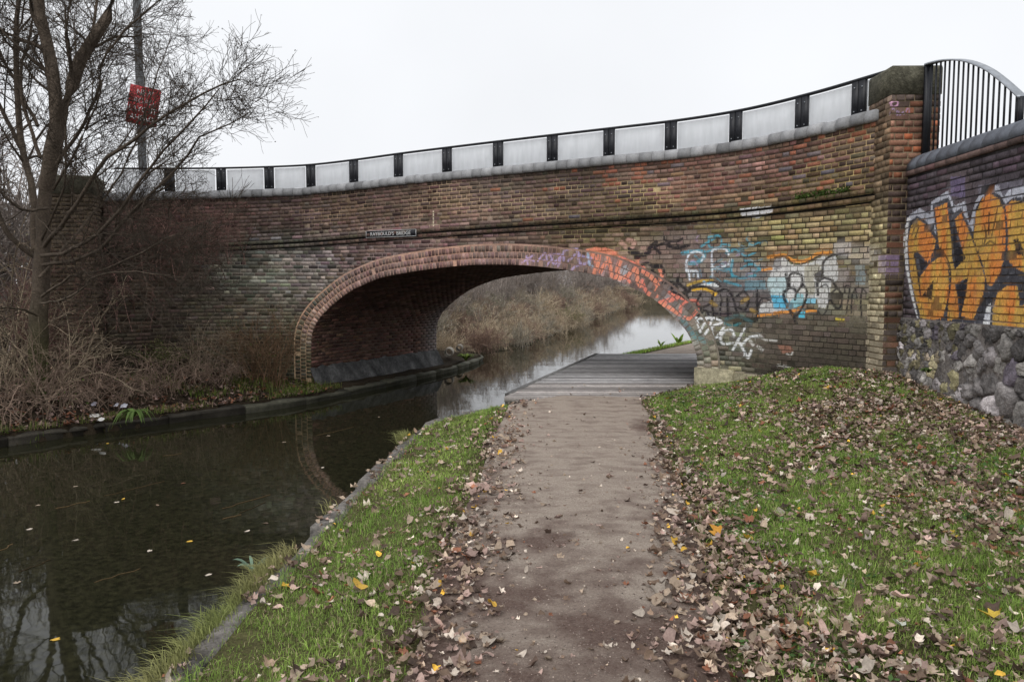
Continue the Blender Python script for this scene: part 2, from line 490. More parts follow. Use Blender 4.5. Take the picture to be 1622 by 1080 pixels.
def bbox(P, m):
    x0 = int(max(0, P[:, 0].min() - m)); x1 = int(min(CW, P[:, 0].max() + m + 1))
    y0 = int(max(0, P[:, 1].min() - m)); y1 = int(min(CH, P[:, 1].max() + m + 1))
    return x0, x1, y0, y1

def stroke(pts, w, rgb, alpha=0.9, soft=0.7, curve=True):
    P = (np.asarray(catmull(pts, 6) if curve and len(pts) > 2 else pts, float) - (CX0, CY0)) * CS
    r = w * CS / 2
    x0, x1, y0, y1 = bbox(P, r + 3)
    if x1 <= x0 or y1 <= y0: return
    X, Y = np.meshgrid(np.arange(x0, x1), np.arange(y0, y1))
    d = np.full(X.shape, 1e9)
    for a, b in zip(P[:-1], P[1:]):
        ab = b - a; L = max(ab @ ab, 1e-6)
        t = np.clip(((X - a[0]) * ab[0] + (Y - a[1]) * ab[1]) / L, 0, 1)
        d = np.minimum(d, np.hypot(X - a[0] - t * ab[0], Y - a[1] - t * ab[1]))
    cov = np.clip((r - d) / (soft * CS) + 0.5, 0, 1)
    cov = cov * (0.75 + 0.5 * vnoise(X * 0.11, Y * 0.11, 4, 2)).clip(0, 1)
    blend(y0, y1, x0, x1, cov, lin(rgb), alpha)

def fill(pts, rgb, alpha=0.85, streak=0.0, rgb2=None):
    P = (np.asarray(pts, float) - (CX0, CY0)) * CS
    x0, x1, y0, y1 = bbox(P, 2)
    if x1 <= x0 or y1 <= y0: return
    X, Y = np.meshgrid(np.arange(x0, x1) + 0.5, np.arange(y0, y1) + 0.5)
    ins = np.zeros(X.shape, bool)
    for (ax, ay), (bx, by) in zip(P, np.roll(P, -1, 0)):
        if ay == by: continue
        c = ((ay > Y) != (by > Y)) & (X < (bx - ax) * (Y - ay) / (by - ay) + ax)
        ins ^= c
    cov = ins * (0.7 + 0.6 * vnoise(X * 0.07, Y * 0.07, 8, 3)).clip(0, 1)
    c = lin(rgb)
    if rgb2 is not None:
        k = vnoise(X * 0.045, Y * 0.012, 5, 3)[..., None]
        k = np.clip((k - 0.35) * 3, 0, 1)
        c = c * (1 - k) + lin(rgb2) * k
    blend(y0, y1, x0, x1, cov, c, alpha)

Z2 = lambda *p: zz(820, 370, 8.11, p)
Z3 = lambda *p: zz(980, 370, 8.11, p)
Z4 = lambda *p: zz(1000, 460, 6.75, p)
Z5 = lambda *p: zz(1180, 380, 7.373, p)
Z6 = lambda *p: zz(1420, 280, 4.322, p)
Z7 = lambda *p: zz(1380, 80, 5.145, p)
CORAL, CORAL2, LILAC, BLK, WHT, CYAN = (228, 122, 98), (206, 112, 96), (158, 138, 172), (30, 28, 32), (196, 198, 205), (62, 140, 160)

# lime wash and smudges first
fill([(1172, 331), (1226, 326), (1226, 335), (1200, 346), (1174, 342)], (196, 196, 200), 0.85)
for (x, y, w, c, a) in ((1130, 410, 60, (128, 118, 118), .35), (1100, 470, 70, (110, 104, 106), .4), (1170, 470, 70, (100, 96, 100), .45), (1220, 440, 60, (132, 134, 138), .4), (1085, 385, 50, (120, 108, 104), .35), (1360, 400, 40, (165, 160, 160), .35), (1345, 450, 40, (128, 122, 122), .35), (1060, 400, 60, (112, 92, 86), .3), (1300, 540, 130, (82, 72, 66), .5), (1230, 540, 60, (88, 80, 72), .4)):
    stroke([(x - w / 2, y), (x + w / 2, y + 4)], w * 0.7, c, a, 14, False)
# lilac tags on the crown of the arch
for s in (Z2((110, 290), (125, 390)), Z2((60, 370), (130, 320), (200, 280)), Z2((130, 320), (210, 350)), Z2((260, 350), (345, 250), (375, 335)), Z2((270, 345), (350, 340)), Z2((400, 270), (560, 270), (470, 360), (440, 330), (420, 280)), Z2((370, 410), (420, 350), (480, 390), (550, 300), (520, 420))):
    stroke(s, 3.0, LILAC, 0.85)
for s in (Z2((590, 340), (600, 220), (740, 195), (770, 240)), Z2((760, 190), (790, 270), (880, 300), (1000, 320)), Z2((770, 240), (790, 360), (860, 390), (930, 340)), Z2((650, 350), (730, 270)), Z2((690, 460), (760, 410), (820, 400))):
    stroke(s, 4.0, (150, 134, 166), 0.8)
stroke(Z2((900, 250), (920, 380), (960, 430)), 4, (150, 170, 190), 0.7)
# pale pink ground then the coral letters round the haunch
for s in (Z3((120, 80), (200, 110), (170, 170)), Z3((30, 110), (90, 170))): stroke(s, 7, (178, 140, 128), 0.7, 2)
fill(Z2((1000, 280), (1300, 300), (1560, 420), (1560, 640), (1280, 560), (1010, 440)), (150, 120, 118), 0.55)
fill(Z2((870, 205), (990, 175), (1150, 185), (1290, 235), (1300, 300), (1180, 275), (1060, 255), (900, 240)), CORAL, 0.96)
for s, w in ((Z2((945, 240), (1015, 380), (985, 500)), 7), (Z2((1045, 260), (1030, 400), (990, 490)), 6), (Z2((1060, 490), (1130, 380), (1180, 400), (1210, 540), (1250, 560)), 6), (Z2((1150, 280), (1190, 390)), 6),
             (Z2((1330, 320), (1280, 450), (1290, 560)), 7), (Z2((1310, 310), (1420, 350), (1530, 400)), 5), (Z2((1540, 320), (1520, 430), (1400, 540), (1310, 580)), 6), (Z2((1400, 560), (1440, 620)), 5), (Z2((1530, 470), (1540, 600), (1570, 670)), 6),
             (Z3((230, 480), (240, 600), (270, 670)), 6), (Z3((310, 480), (420, 560), (500, 680), (440, 790), (380, 770)), 7), (Z3((300, 420), (360, 500)), 5), (Z3((530, 460), (550, 520), (530, 590)), 6), (Z3((300, 600), (330, 700), (380, 770)), 5), (Z3((520, 880), (650, 840), (760, 780)), 5),
             (Z4((200, 40), (270, 60)), 6), (Z4((310, 130), (420, 110), (500, 80), (560, 60)), 4.5), (Z4((320, 140), (420, 190), (520, 260)), 6.5), (Z4((520, 250), (530, 170), (580, 120), (690, 110), (710, 190), (640, 290)), 5), (Z4((560, 290), (620, 300)), 6), (Z4((400, 20), (470, 60), (600, 100)), 5)):
    stroke(s, w, CORAL if w > 5.5 else CORAL2, 0.93)
fill(Z2((1330, 430), (1400, 400), (1430, 480), (1370, 540), (1320, 510)), (140, 145, 150), 0.7)
# cyan scribble and white letters
for s, w in ((Z3((820, 250), (950, 230), (1090, 230), (1080, 320), (1000, 370), (910, 380)), 6), (Z3((1050, 170), (1140, 110), (1230, 60)), 3.5), (Z3((1190, 460), (1300, 430), (1430, 470), (1460, 560)), 4), (Z3((1360, 610), (1470, 640), (1560, 670)), 4), (Z3((1340, 130), (1420, 150)), 4), ([(1122, 375), (1140, 374), (1141, 390), (1124, 391), (1122, 375)], 3), ([(1150, 400), (1165, 395), (1180, 405), (1196, 400)], 3), ([(1160, 412), (1158, 432), (1172, 440), (1196, 436)], 4), ([(1182, 378), (1190, 388), (1204, 383)], 2.5), ([(1174, 425), (1190, 418), (1206, 428)], 3.5), ([(1120, 398), (1145, 392), (1160, 398)], 3)):
    stroke(s, w, CYAN, 0.72)
for k in range(26):
    x, y = rng.uniform(1095, 1215), rng.uniform(372, 450)
    p = [(x, y)]
    for _ in range(3): p.append((p[-1][0] + rng.uniform(-9, 12), p[-1][1] + rng.uniform(-7, 7)))
    stroke(p, rng.uniform(1.3, 2.6), [CYAN, (120, 150, 165), (70, 110, 130), (150, 128, 160), BLK][k % 5], 0.6)
for s in (Z3((870, 480), (868, 370), (900, 270), (980, 230), (1060, 250), (1090, 300), (1060, 350)), Z3((1205, 560), (1195, 330), (1200, 220), (1270, 190), (1370, 200), (1410, 270)), Z3((1190, 430), (1300, 440), (1400, 390), (1440, 330)), Z3((895, 470), (912, 590)), Z3((900, 480), (950, 480), (952, 560)), Z3((955, 480), (1000, 480), (1020, 560))):
    stroke(s, 3.2, (190, 196, 204), 0.85)
# black tags
for s, w in ((Z3((130, 200), (250, 270), (380, 250), (400, 180), (480, 110)), 5), (Z3((150, 230), (230, 240), (240, 300)), 7), (Z3((420, 150), (490, 210), (530, 250)), 4), (Z3((460, 170), (560, 130), (650, 130)), 3.5), (Z3((580, 40), (600, 90), (750, 100), (820, 60)), 2.6), (Z3((620, 150), (740, 180), (900, 150)), 4), (Z3((760, 150), (800, 210)), 3), (Z3((300, 400), (370, 380), (440, 430), (430, 490), (490, 520)), 4), (Z3((440, 430), (560, 440), (570, 510)), 4), (Z3((470, 400), (540, 410)), 4), (Z3((570, 630), (700, 630), (680, 700)), 3.5), (Z3((760, 570), (740, 700)), 4), (Z3((770, 640), (860, 720), (820, 780), (900, 740), (910, 690)), 4), (Z3((680, 740), (790, 790), (880, 850)), 3), (Z3((870, 770), (890, 850)), 3)):
    stroke(s, w * 1.3, BLK, 0.97)
# the striped brow above a black scrawl
stroke(Z3((880, 665), (980, 625), (1100, 600), (1200, 600)), 4, (170, 140, 60), 0.85)
fill(Z3((940, 690), (1060, 655), (1200, 680), (1300, 695), (1240, 635), (1140, 615), (1060, 640)), (200, 204, 210), 0.95)
fill(Z3((1080, 608), (1240, 620), (1150, 650)), (90, 160, 200), 0.9)
fill(Z3((930, 712), (1070, 690), (1160, 712), (1275, 770), (1240, 805), (1150, 742), (1060, 722), (945, 745)), (192, 150, 50), 0.95)
stroke(Z3((925, 690), (1050, 645), (1200, 612), (1310, 680)), 2.2, BLK, 0.9)
stroke(Z3((925, 708), (1070, 682), (1170, 705), (1290, 770), (1330, 880)), 3.0, BLK, 0.9)
for s, w in (([(1110, 465), (1103, 480), (1110, 487), (1125, 480), (1130, 465)], 3), ([(1128, 470), (1129, 502)], 3), ([(1141, 478), (1140, 506)], 3), ([(1152, 470), (1153, 502)], 3.2), ([(1136, 462), (1150, 458), (1160, 470), (1166, 492)], 3), ([(1166, 470), (1178, 462), (1186, 474), (1180, 490), (1168, 486)], 3), ([(1199, 460), (1199, 507)], 3.4), ([(1110, 490), (1140, 497), (1180, 494), (1230, 496)], 2.4), ([(1105, 500), (1118, 492), (1124, 505)], 3)):
    stroke(s, w * 1.25, BLK, 0.95)
stroke([(1150, 505), (1170, 500), (1190, 510)], 6, (62, 92, 96), 0.6, 2)
stroke([(1148, 512), (1160, 516), (1172, 512)], 4, (60, 110, 115), 0.7, 1)
for c in (((1078, 500), (1086, 512)), ((1092, 520), (1100, 530)), ((1098, 532), (1116, 540))): stroke(c, 9, (84, 120, 122), 0.6, 3, False)
for c in (((1175, 478), (1184, 472)), ((1126, 478), (1134, 484)), ((1190, 490), (1196, 494))): stroke(c, 6, (150, 122, 62), 0.7, 2, False)
# the big outlined piece in the middle of the wing
fill(Z5((300, 380), (350, 230), (460, 210), (540, 290), (640, 300), (780, 260), (910, 190), (1060, 190), (1090, 330), (1080, 470), (1010, 500), (980, 700), (940, 800), (860, 790), (840, 680), (700, 690), (560, 800), (330, 840), (160, 850), (180, 760), (330, 700), (270, 560)), (186, 186, 186), 0.85)
fill(Z5((700, 300), (860, 280), (900, 350), (800, 420), (820, 640), (720, 640), (690, 420)), (148, 144, 128), 0.8)
fill(Z5((340, 240), (420, 210), (430, 330), (340, 360)), (92, 88, 92), 0.7)
fill(Z5((270, 430), (480, 440), (490, 640), (300, 640), (260, 540)), (158, 180, 184), 0.85)
fill(Z5((310, 650), (470, 650), (540, 790), (500, 820), (330, 800)), (58, 150, 182), 0.9)
fill(Z5((620, 620), (690, 640), (680, 760), (560, 800), (520, 730)), (110, 160, 170), 0.85)
fill(Z5((710, 680), (830, 680), (830, 745), (715, 745)), (120, 178, 200), 0.9)
fill(Z5((630, 850), (705, 830), (700, 905), (630, 912)), (70, 165, 190), 0.9)
fill(Z5((0, 470), (230, 480), (250, 570), (0, 590)), (90, 140, 155), 0.55)
fill(Z5((1080, 330), (1230, 320), (1200, 490), (1090, 500)), (142, 134, 134), 0.6)
fill(Z5((1030, 40), (1240, 20), (1230, 190), (1040, 180)), (168, 162, 160), 0.6)
fill(Z5((1290, 290), (1400, 280), (1410, 520), (1290, 520)), (126, 142, 148), 0.5)
for s, w in ((Z5((270, 200), (370, 185), (460, 175), (540, 230), (640, 250), (740, 230), (840, 160), (1000, 145)), 5), (Z5((160, 885), (380, 850), (560, 830), (650, 790)), 4.5), (Z5((720, 830), (840, 822)), 4), (Z5((200, 350), (310, 335)), 4)):
    stroke(s, w, (196, 128, 56), 0.92)
fill(Z5((800, 400), (900, 350), (940, 440), (860, 510), (810, 450)), BLK, 0.9)
for s, w in ((Z5((340, 205), (470, 190), (560, 270), (680, 275), (800, 220), (900, 170)), 1.8), (Z5((1200, 150), (1050, 175), (960, 210), (910, 280), (910, 380)), 2.8), (Z5((930, 440), (1020, 470)), 3), (Z5((480, 400), (500, 560), (450, 620), (480, 740), (560, 880), (600, 970)), 4), (Z5((520, 560), (520, 420), (560, 390), (640, 400), (665, 440), (660, 530), (600, 620), (580, 700)), 3), (Z5((500, 560), (560, 560), (600, 600)), 4), (Z5((680, 520), (720, 600), (700, 720), (640, 830), (600, 880)), 3), (Z5((840, 500), (850, 640)), 3.6), (Z5((860, 560), (950, 520), (980, 640), (960, 800), (900, 880), (850, 830), (870, 790)), 1.8), (Z5((1020, 480), (1080, 570), (1130, 640), (1120, 760), (1080, 800), (1020, 740), (1000, 640), (1060, 570)), 2.8), (Z5((1160, 620), (1170, 540), (1220, 550), (1200, 720), (1180, 860)), 2), (Z5((1290, 560), (1250, 650), (1240, 850)), 2.2), (Z5((1290, 560), (1310, 700)), 2), (Z5((1370, 560), (1350, 700), (1360, 900)), 2.2), (Z5((1370, 560), (1420, 620)), 1.8), (Z5((160, 760), (180, 700), (240, 680), (300, 720)), 2)):
    stroke(s, w * 1.25, BLK, 0.95)
stroke(Z5((1060, 920), (1150, 925)), 3, (190, 170, 50), 0.85)
# white word below
for s in (Z4((690, 290), (710, 350), (735, 440)), Z4((700, 300), (850, 290)), Z4((795, 310), (740, 430)), Z4((860, 300), (830, 400), (780, 470)), Z4((880, 290), (965, 340), (860, 390), (880, 520)), Z4((990, 390), (910, 500)), Z4((1100, 490), (1070, 420), (1000, 430), (950, 500), (980, 570), (1080, 560)), Z4((1210, 400), (1140, 530), (1080, 640)), Z4((1130, 540), (1180, 570), (1260, 500), (1360, 480)), Z4((1160, 560), (1210, 660), (1250, 720)), Z4((1250, 720), (1280, 640)), Z4((1250, 720), (1210, 690))):
    stroke(s, 3.8, (200, 203, 208), 0.92)
for s, w in ((Z4((1380, 480), (1420, 520), (1550, 535)), 3.5), (Z4((1270, 540), (1300, 580)), 5), (Z4((1350, 600), (1400, 630)), 5), ([(1232, 578), (1250, 580), (1256, 576)], 3), ([(1246, 560), (1252, 563), (1256, 556)], 2)):
    stroke(s, w, (178, 176, 172), 0.75)
fill([(1230, 545), (1252, 548), (1258, 556), (1240, 560)], (140, 98, 82), 0.7)
# marks on the end pier and the parapet
fill([(1391, 404), (1424, 402), (1424, 434), (1391, 434)], (128, 112, 142), 0.55)
stroke(Z7((150, 425), (205, 410), (215, 440), (172, 462), (155, 425)), 2.2, (196, 150, 180), 0.9)
for s in (Z7((150, 525), (165, 480), (192, 482), (212, 530)), Z7((215, 490), (232, 525), (260, 500), (266, 520), (300, 470), (306, 512))): stroke(s, 1.6, (150, 130, 165), 0.8)
stroke([(686, 334), (686.5, 358)], 1.4, (200, 188, 165), 0.9, 0.6, False); stroke([(680, 356), (694, 355)], 1.4, (200, 188, 165), 0.9, 0.6, False)

# orange letters on the retaining wall
ORG, ORG2, HALO, INK = (174, 138, 66), (186, 114, 54), (176, 178, 188), (30, 29, 34)
fill(Z6((370, 0), (470, 0), (470, 150), (370, 130)), (104, 94, 134), 0.4)
fill(Z6((560, 60), (873, 20), (1100, 20), (1100, 160), (873, 160), (560, 170)), (120, 118, 130), 0.4)
fill(Z6((60, 340), (90, 260), (160, 215), (230, 260), (240, 170), (350, 95), (400, 200), (470, 165), (500, 330), (540, 170), (610, 70), (700, 60), (730, 140), (770, 90), (873, 60), (1000, 90), (1120, 220), (1190, 420), (1190, 820), (1120, 1080), (1000, 1110), (150, 970), (60, 620)), HALO, 0.72)
stroke(Z6((152, 965), (108, 800), (72, 600), (62, 430), (82, 290)), 5.5, (204, 205, 212), 0.95)
fill(Z6((72, 420), (88, 310), (140, 268), (200, 300), (275, 400), (245, 190), (355, 140), (395, 250), (440, 215), (525, 380), (545, 210), (600, 120), (645, 88), (715, 130), (745, 190), (800, 140), (880, 140), (1010, 190), (1100, 330), (1140, 520), (1140, 820), (1080, 1040), (980, 1080), (640, 1030), (150, 975), (85, 650)), INK, 0.93)
fill(Z6((590, 1010), (618, 885), (645, 865), (640, 1015)), (196, 198, 206), 0.95)
for poly in (((80, 450), (97, 340), (140, 287), (195, 325), (270, 440), (260, 490), (215, 585), (140, 505), (112, 530), (148, 650), (148, 720), (162, 830), (165, 960), (122, 800), (92, 650)),
             ((152, 700), (215, 610), (290, 550), (325, 550), (352, 612), (360, 720), (350, 840), (318, 960), (250, 985), (160, 965), (150, 850), (165, 825)),
             ((262, 215), (345, 178), (368, 380), (383, 560), (398, 640), (400, 740), (418, 820), (428, 960), (348, 990), (355, 850), (373, 700), (355, 600), (315, 530), (290, 470)),
             ((398, 292), (443, 250), (508, 400), (585, 620), (607, 700), (595, 800), (525, 980), (442, 950), (462, 850), (490, 690), (400, 735), (390, 645), (470, 560), (430, 420)),
             ((528, 430), (543, 250), (590, 145), (640, 114), (698, 152), (738, 232), (750, 400), (740, 560), (698, 678), (650, 750), (622, 735), (592, 600), (545, 490)),
             ((745, 205), (790, 163), (880, 175), (990, 230), (1060, 350), (1040, 470), (940, 440), (930, 540), (1060, 600), (1100, 700), (980, 680), (873, 655), (800, 615), (758, 560), (765, 400)),
             ((692, 795), (760, 745), (828, 745), (842, 885), (940, 860), (1000, 740), (1095, 730), (1090, 900), (1030, 1030), (900, 1065), (655, 1020), (660, 900))):
    fill(Z6(*poly), ORG, 0.97, 0, ORG2)
for poly in (((150, 545), (212, 598), (170, 655)), ((190, 795), (255, 705), (240, 842), (212, 830), (168, 825)), ((388, 320), (422, 450), (474, 558), (402, 628), (388, 420)), ((412, 752), (488, 690), (478, 800), (442, 938)), ((800, 430), (830, 420), (862, 480), (900, 550), (820, 530))):
    fill(Z6(*poly), INK, 0.96)
for s, w in ((Z6((120, 530), (150, 690), (165, 825)), 2.2), (Z6((105, 400), (130, 330), (150, 345), (125, 420)), 2), (Z6((600, 320), (612, 400), (600, 470), (640, 440), (672, 462)), 2.4), (Z6((632, 240), (628, 400)), 2), (Z6((684, 250), (652, 400)), 2), (Z6((280, 480), (330, 530), (365, 620), (368, 740), (345, 880)), 2.4)):
    stroke(s, w, INK, 0.85)

def paint_at(p):
    """rgb, alpha of the spray paint at world points on the walls"""
    px, py = project(p)
    ix = np.clip(((px - CX0) * CS).astype(int), 0, CW - 1); iy = np.clip(((py - CY0) * CS).astype(int), 0, CH - 1)
    ok = (px > CX0) & (px < 1999) & (py > CY0) & (py < 639)
    c = CAN[iy, ix]
    return c[..., :3], np.where(ok, c[..., 3], 0.0)

def painted_box(p):
    px, py = project(p)
    x0, x1 = int((px.min() - CX0) * CS), int((px.max() - CX0) * CS) + 1
    y0, y1 = int((py.min() - CY0) * CS), int((py.max() - CY0) * CS) + 1
    if x1 <= 0 or y1 <= 0 or x0 >= CW or y0 >= CH: return False
    return CAN[max(y0, 0):y1, max(x0, 0):x1, 3].max() > 0.05
# ------------------------------------------------------------------ masonry kit
VERT_K = 0.52      # share of the open sky's light that reaches an upright wall: turns a seen tone into the brick's own colour
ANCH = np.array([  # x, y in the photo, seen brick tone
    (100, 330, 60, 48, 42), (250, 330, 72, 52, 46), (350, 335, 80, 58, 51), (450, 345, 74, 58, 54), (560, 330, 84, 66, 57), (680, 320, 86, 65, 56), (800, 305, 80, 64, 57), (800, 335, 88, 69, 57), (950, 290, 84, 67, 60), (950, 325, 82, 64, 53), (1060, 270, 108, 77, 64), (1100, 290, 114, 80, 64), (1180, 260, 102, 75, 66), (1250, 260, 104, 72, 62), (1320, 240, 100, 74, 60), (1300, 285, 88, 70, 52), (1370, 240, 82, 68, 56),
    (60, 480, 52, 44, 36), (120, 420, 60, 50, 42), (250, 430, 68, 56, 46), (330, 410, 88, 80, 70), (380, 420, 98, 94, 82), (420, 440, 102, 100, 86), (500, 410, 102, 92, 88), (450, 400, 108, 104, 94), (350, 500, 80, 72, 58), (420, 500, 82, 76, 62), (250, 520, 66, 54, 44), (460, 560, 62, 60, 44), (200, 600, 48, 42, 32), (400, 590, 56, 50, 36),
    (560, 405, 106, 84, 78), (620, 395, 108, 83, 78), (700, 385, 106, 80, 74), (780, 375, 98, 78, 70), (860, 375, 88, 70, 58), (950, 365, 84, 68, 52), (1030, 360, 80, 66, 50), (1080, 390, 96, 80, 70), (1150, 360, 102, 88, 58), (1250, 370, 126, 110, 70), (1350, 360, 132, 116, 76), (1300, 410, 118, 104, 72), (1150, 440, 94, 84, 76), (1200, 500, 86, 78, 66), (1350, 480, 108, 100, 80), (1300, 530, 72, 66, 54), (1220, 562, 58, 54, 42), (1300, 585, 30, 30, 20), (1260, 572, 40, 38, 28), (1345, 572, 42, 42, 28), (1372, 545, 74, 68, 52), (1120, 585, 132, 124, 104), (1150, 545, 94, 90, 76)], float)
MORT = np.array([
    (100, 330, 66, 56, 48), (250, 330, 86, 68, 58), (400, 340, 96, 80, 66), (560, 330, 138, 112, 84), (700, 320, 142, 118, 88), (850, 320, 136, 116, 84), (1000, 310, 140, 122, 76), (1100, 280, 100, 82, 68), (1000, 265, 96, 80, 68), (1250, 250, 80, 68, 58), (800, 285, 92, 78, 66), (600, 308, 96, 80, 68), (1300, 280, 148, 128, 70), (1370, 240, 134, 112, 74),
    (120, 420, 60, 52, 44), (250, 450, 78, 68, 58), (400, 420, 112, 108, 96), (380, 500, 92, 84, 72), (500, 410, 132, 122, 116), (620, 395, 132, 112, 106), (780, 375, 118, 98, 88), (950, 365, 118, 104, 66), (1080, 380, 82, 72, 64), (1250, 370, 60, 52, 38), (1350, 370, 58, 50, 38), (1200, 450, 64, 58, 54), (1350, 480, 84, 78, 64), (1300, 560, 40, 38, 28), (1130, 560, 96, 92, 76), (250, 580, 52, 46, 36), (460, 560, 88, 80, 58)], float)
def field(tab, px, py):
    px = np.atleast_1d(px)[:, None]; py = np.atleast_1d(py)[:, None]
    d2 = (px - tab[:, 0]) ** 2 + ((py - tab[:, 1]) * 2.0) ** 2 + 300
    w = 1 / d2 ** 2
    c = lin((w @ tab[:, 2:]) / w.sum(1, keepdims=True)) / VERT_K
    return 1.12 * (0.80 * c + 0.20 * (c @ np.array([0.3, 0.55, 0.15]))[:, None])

class Masonry:
    def __init__(s): s.items = []
    def piece(s, c4, nrm, d, col, back=0.03, inset=0.003, paint=True, res=0.014, bulge=0.0):
        """one brick: four corners (bl, br, tr, tl) on the wall plane, pushed out by d"""
        c4 = np.asarray(c4, float); nrm = np.asarray(nrm, float)
        w = np.linalg.norm(c4[1] - c4[0]); h = np.linalg.norm(c4[3] - c4[0])
        if w < 0.012 or h < 0.012: return
        nu = nv = 1
        if paint and painted_box(c4):
            nu, nv = max(1, int(round(w / res))), max(1, int(round(h / res)))
        iu, iv = inset / w, inset / h
        u = np.linspace(iu, 1 - iu, nu + 1); v = np.linspace(iv, 1 - iv, nv + 1)
        U, V = np.meshgrid(u, v)
        U = U.ravel()[:, None]; V = V.ravel()[:, None]
        F = (c4[0] * (1 - U) + c4[1] * U) * (1 - V) + (c4[3] * (1 - U) + c4[2] * U) * V
        F = F + nrm * d
        g = np.arange((nu + 1) * (nv + 1)).reshape(nv + 1, nu + 1)
        q = np.stack([g[:-1, :-1], g[:-1, 1:], g[1:, 1:], g[1:, :-1]], -1).reshape(-1, 4)
        nb = len(F)
        B = c4 + nrm * (d - back)
        cor = np.array([g[0, 0], g[0, -1], g[-1, -1], g[-1, 0]])
        edges = [g[0, :], g[:, -1], g[-1, ::-1], g[::-1, 0]]
        faces = [q]
        side = []
        for k in range(4):          # skirt: a fan of each edge onto its two back corners
            e = edges[k]; b0, b1 = nb + k, nb + (k + 1) % 4
            side.append((b0, b1, e[-1], e[0]))
        faces.append(np.array(side))
        col = np.asarray(col, float)
        C = np.tile(col, (nb + 4, 1))
        if nu > 1 or nv > 1:
            rgb, a = paint_at(F)
            a = a[:, None] * 0.94
            C[:nb] = C[:nb] * (1 - a) + rgb / VERT_K * 0.93 * a
        s.items.append((np.vstack([F, B]), faces, np.clip(C, 0.004, 0.9), c4.mean(0)))
    def emit(s, parent, single, rest, mat, limit=300, area_min=10.0):
        ctr = np.array([i[3] for i in s.items])
        area = np.zeros(len(ctr))
        for k, it in enumerate(s.items):
            px, py = project(it[0][-4:])
            ok = (px > -20).all() and (px < 1642).all() and (py > -20).all() and (py < 1100).all() and it[3][1] > 0.3
            if ok:
                x, y = px, py
                area[k] = 0.5 * abs((x[2] - x[0]) * (y[3] - y[1]) - (x[3] - x[1]) * (y[2] - y[0]))
        order = np.argsort(-area)
        pick = set(int(k) for k in order[:limit] if area[k] > area_min)
        acc = Acc()
        for k, (v, f, c, m) in enumerate(s.items):
            if k in pick:
                mesh_obj(single, v, f, mat, parent, c, False, m)
            else:
                acc.add(v, f, c)
        if acc.n:
            tag(acc.obj(rest, mat, parent), kind="stuff")

class Path:
    """plan line of a wall with arc length; left to right as seen, normal toward the viewer"""
    def __init__(s, pts):
        P = np.asarray(pts, float)
        s.s = np.concatenate([[0], np.cumsum(np.linalg.norm(np.diff(P, axis=0), axis=1))]); s.P = P
        t = np.gradient(P, s.s, axis=0); t /= np.linalg.norm(t, axis=1, keepdims=True)
        s.N = np.stack([t[:, 1], -t[:, 0]], 1)
        s.L = s.s[-1]
    def at(s, q): return np.stack([np.interp(q, s.s, s.P[:, 0]), np.interp(q, s.s, s.P[:, 1])], -1)
    def nrm(s, q):
        n = np.stack([np.interp(q, s.s, s.N[:, 0]), np.interp(q, s.s, s.N[:, 1])], -1)
        return n / np.linalg.norm(n, axis=-1, keepdims=True)
    def pt(s, q, z, d=0.0):
        q = np.asarray(q, float)
        p = s.at(q) + s.nrm(q) * np.asarray(d)[..., None]
        return np.concatenate([p, np.broadcast_to(np.asarray(z, float), q.shape)[..., None]], -1)
    def n3(s, q):
        n = s.nrm(q); return np.array([n[0], n[1], 0.0])
    def cross(s, rx, ry, off=0.0):
        """arc length where a sight line with plan direction (rx, ry) crosses this line"""
        p = s.at(s.s) + s.nrm(s.s) * off
        f = p[:, 0] * ry - p[:, 1] * rx
        k = np.where((np.diff(np.sign(f)) != 0) & (p[:-1, 1] > 0))[0]
        if not len(k): return float(s.s[int(np.argmin(np.abs(f)))])
        k = k[0]
        t = f[k] / (f[k] - f[k + 1])
        return float(s.s[k] + t * (s.s[k + 1] - s.s[k]))
    def s_at_px(s, px, off=0.0):
        return s.cross(px - PW / 2, FPX, off)
    def hit(s, px, py, off=0.0):
        """(s, z) of a pixel on this wall"""
        r = ray(px, py)
        q = s.cross(r[0], r[1], off)
        p = s.at(q) + s.nrm(q) * off
        return q, float(EYE + r[2] * np.linalg.norm(p) / math.hypot(r[0], r[1]))

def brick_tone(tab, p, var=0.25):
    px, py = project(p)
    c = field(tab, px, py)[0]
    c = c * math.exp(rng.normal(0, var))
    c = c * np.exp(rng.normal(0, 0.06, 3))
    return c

def courses(mas, path, s0, s1, zline, k0, k1, d=0.0, tone=None, clip=None, bond='english', jit=0.0025, st=0.225, joint=0.010, var=0.25):
    """lay rows k0..k1 between the lines zline(k, s)"""
    for k in range(k0, k1):
        header = (k % 2 == 1)
        w = st / 2 if header else st
        off = (0.25 * st if header else 0.0)
        q = s0 - off
        while q < s1:
            ww = w
            if bond == 'mixed' and rng.random() < 0.25: ww = st / 2 if not header else st
            a, b = max(q, s0), min(q + ww, s1)
            q += ww
            segs = [(a, b)]
            zm = float(zline(k + 0.5, (a + b) / 2))
            if clip: segs = clip(a, b, zm)
            for a_, b_ in segs:
                if b_ - a_ < 0.03: continue
                e = joint / 2
                aa, bb = a_ + e, b_ - e
                za, zb = zline(k, aa) + e, zline(k, bb) + e
                zc, zd = zline(k + 1, bb) - e, zline(k + 1, aa) - e
                c4 = path.pt(np.array([aa, bb, bb, aa]), np.array([za, zb, zc, zd]))
                m = c4.mean(0)
                col = tone(m) if tone else brick_tone(ANCH, m, var)
                mas.piece(c4, path.n3((aa + bb) / 2), d + rng.normal(0, jit), col)

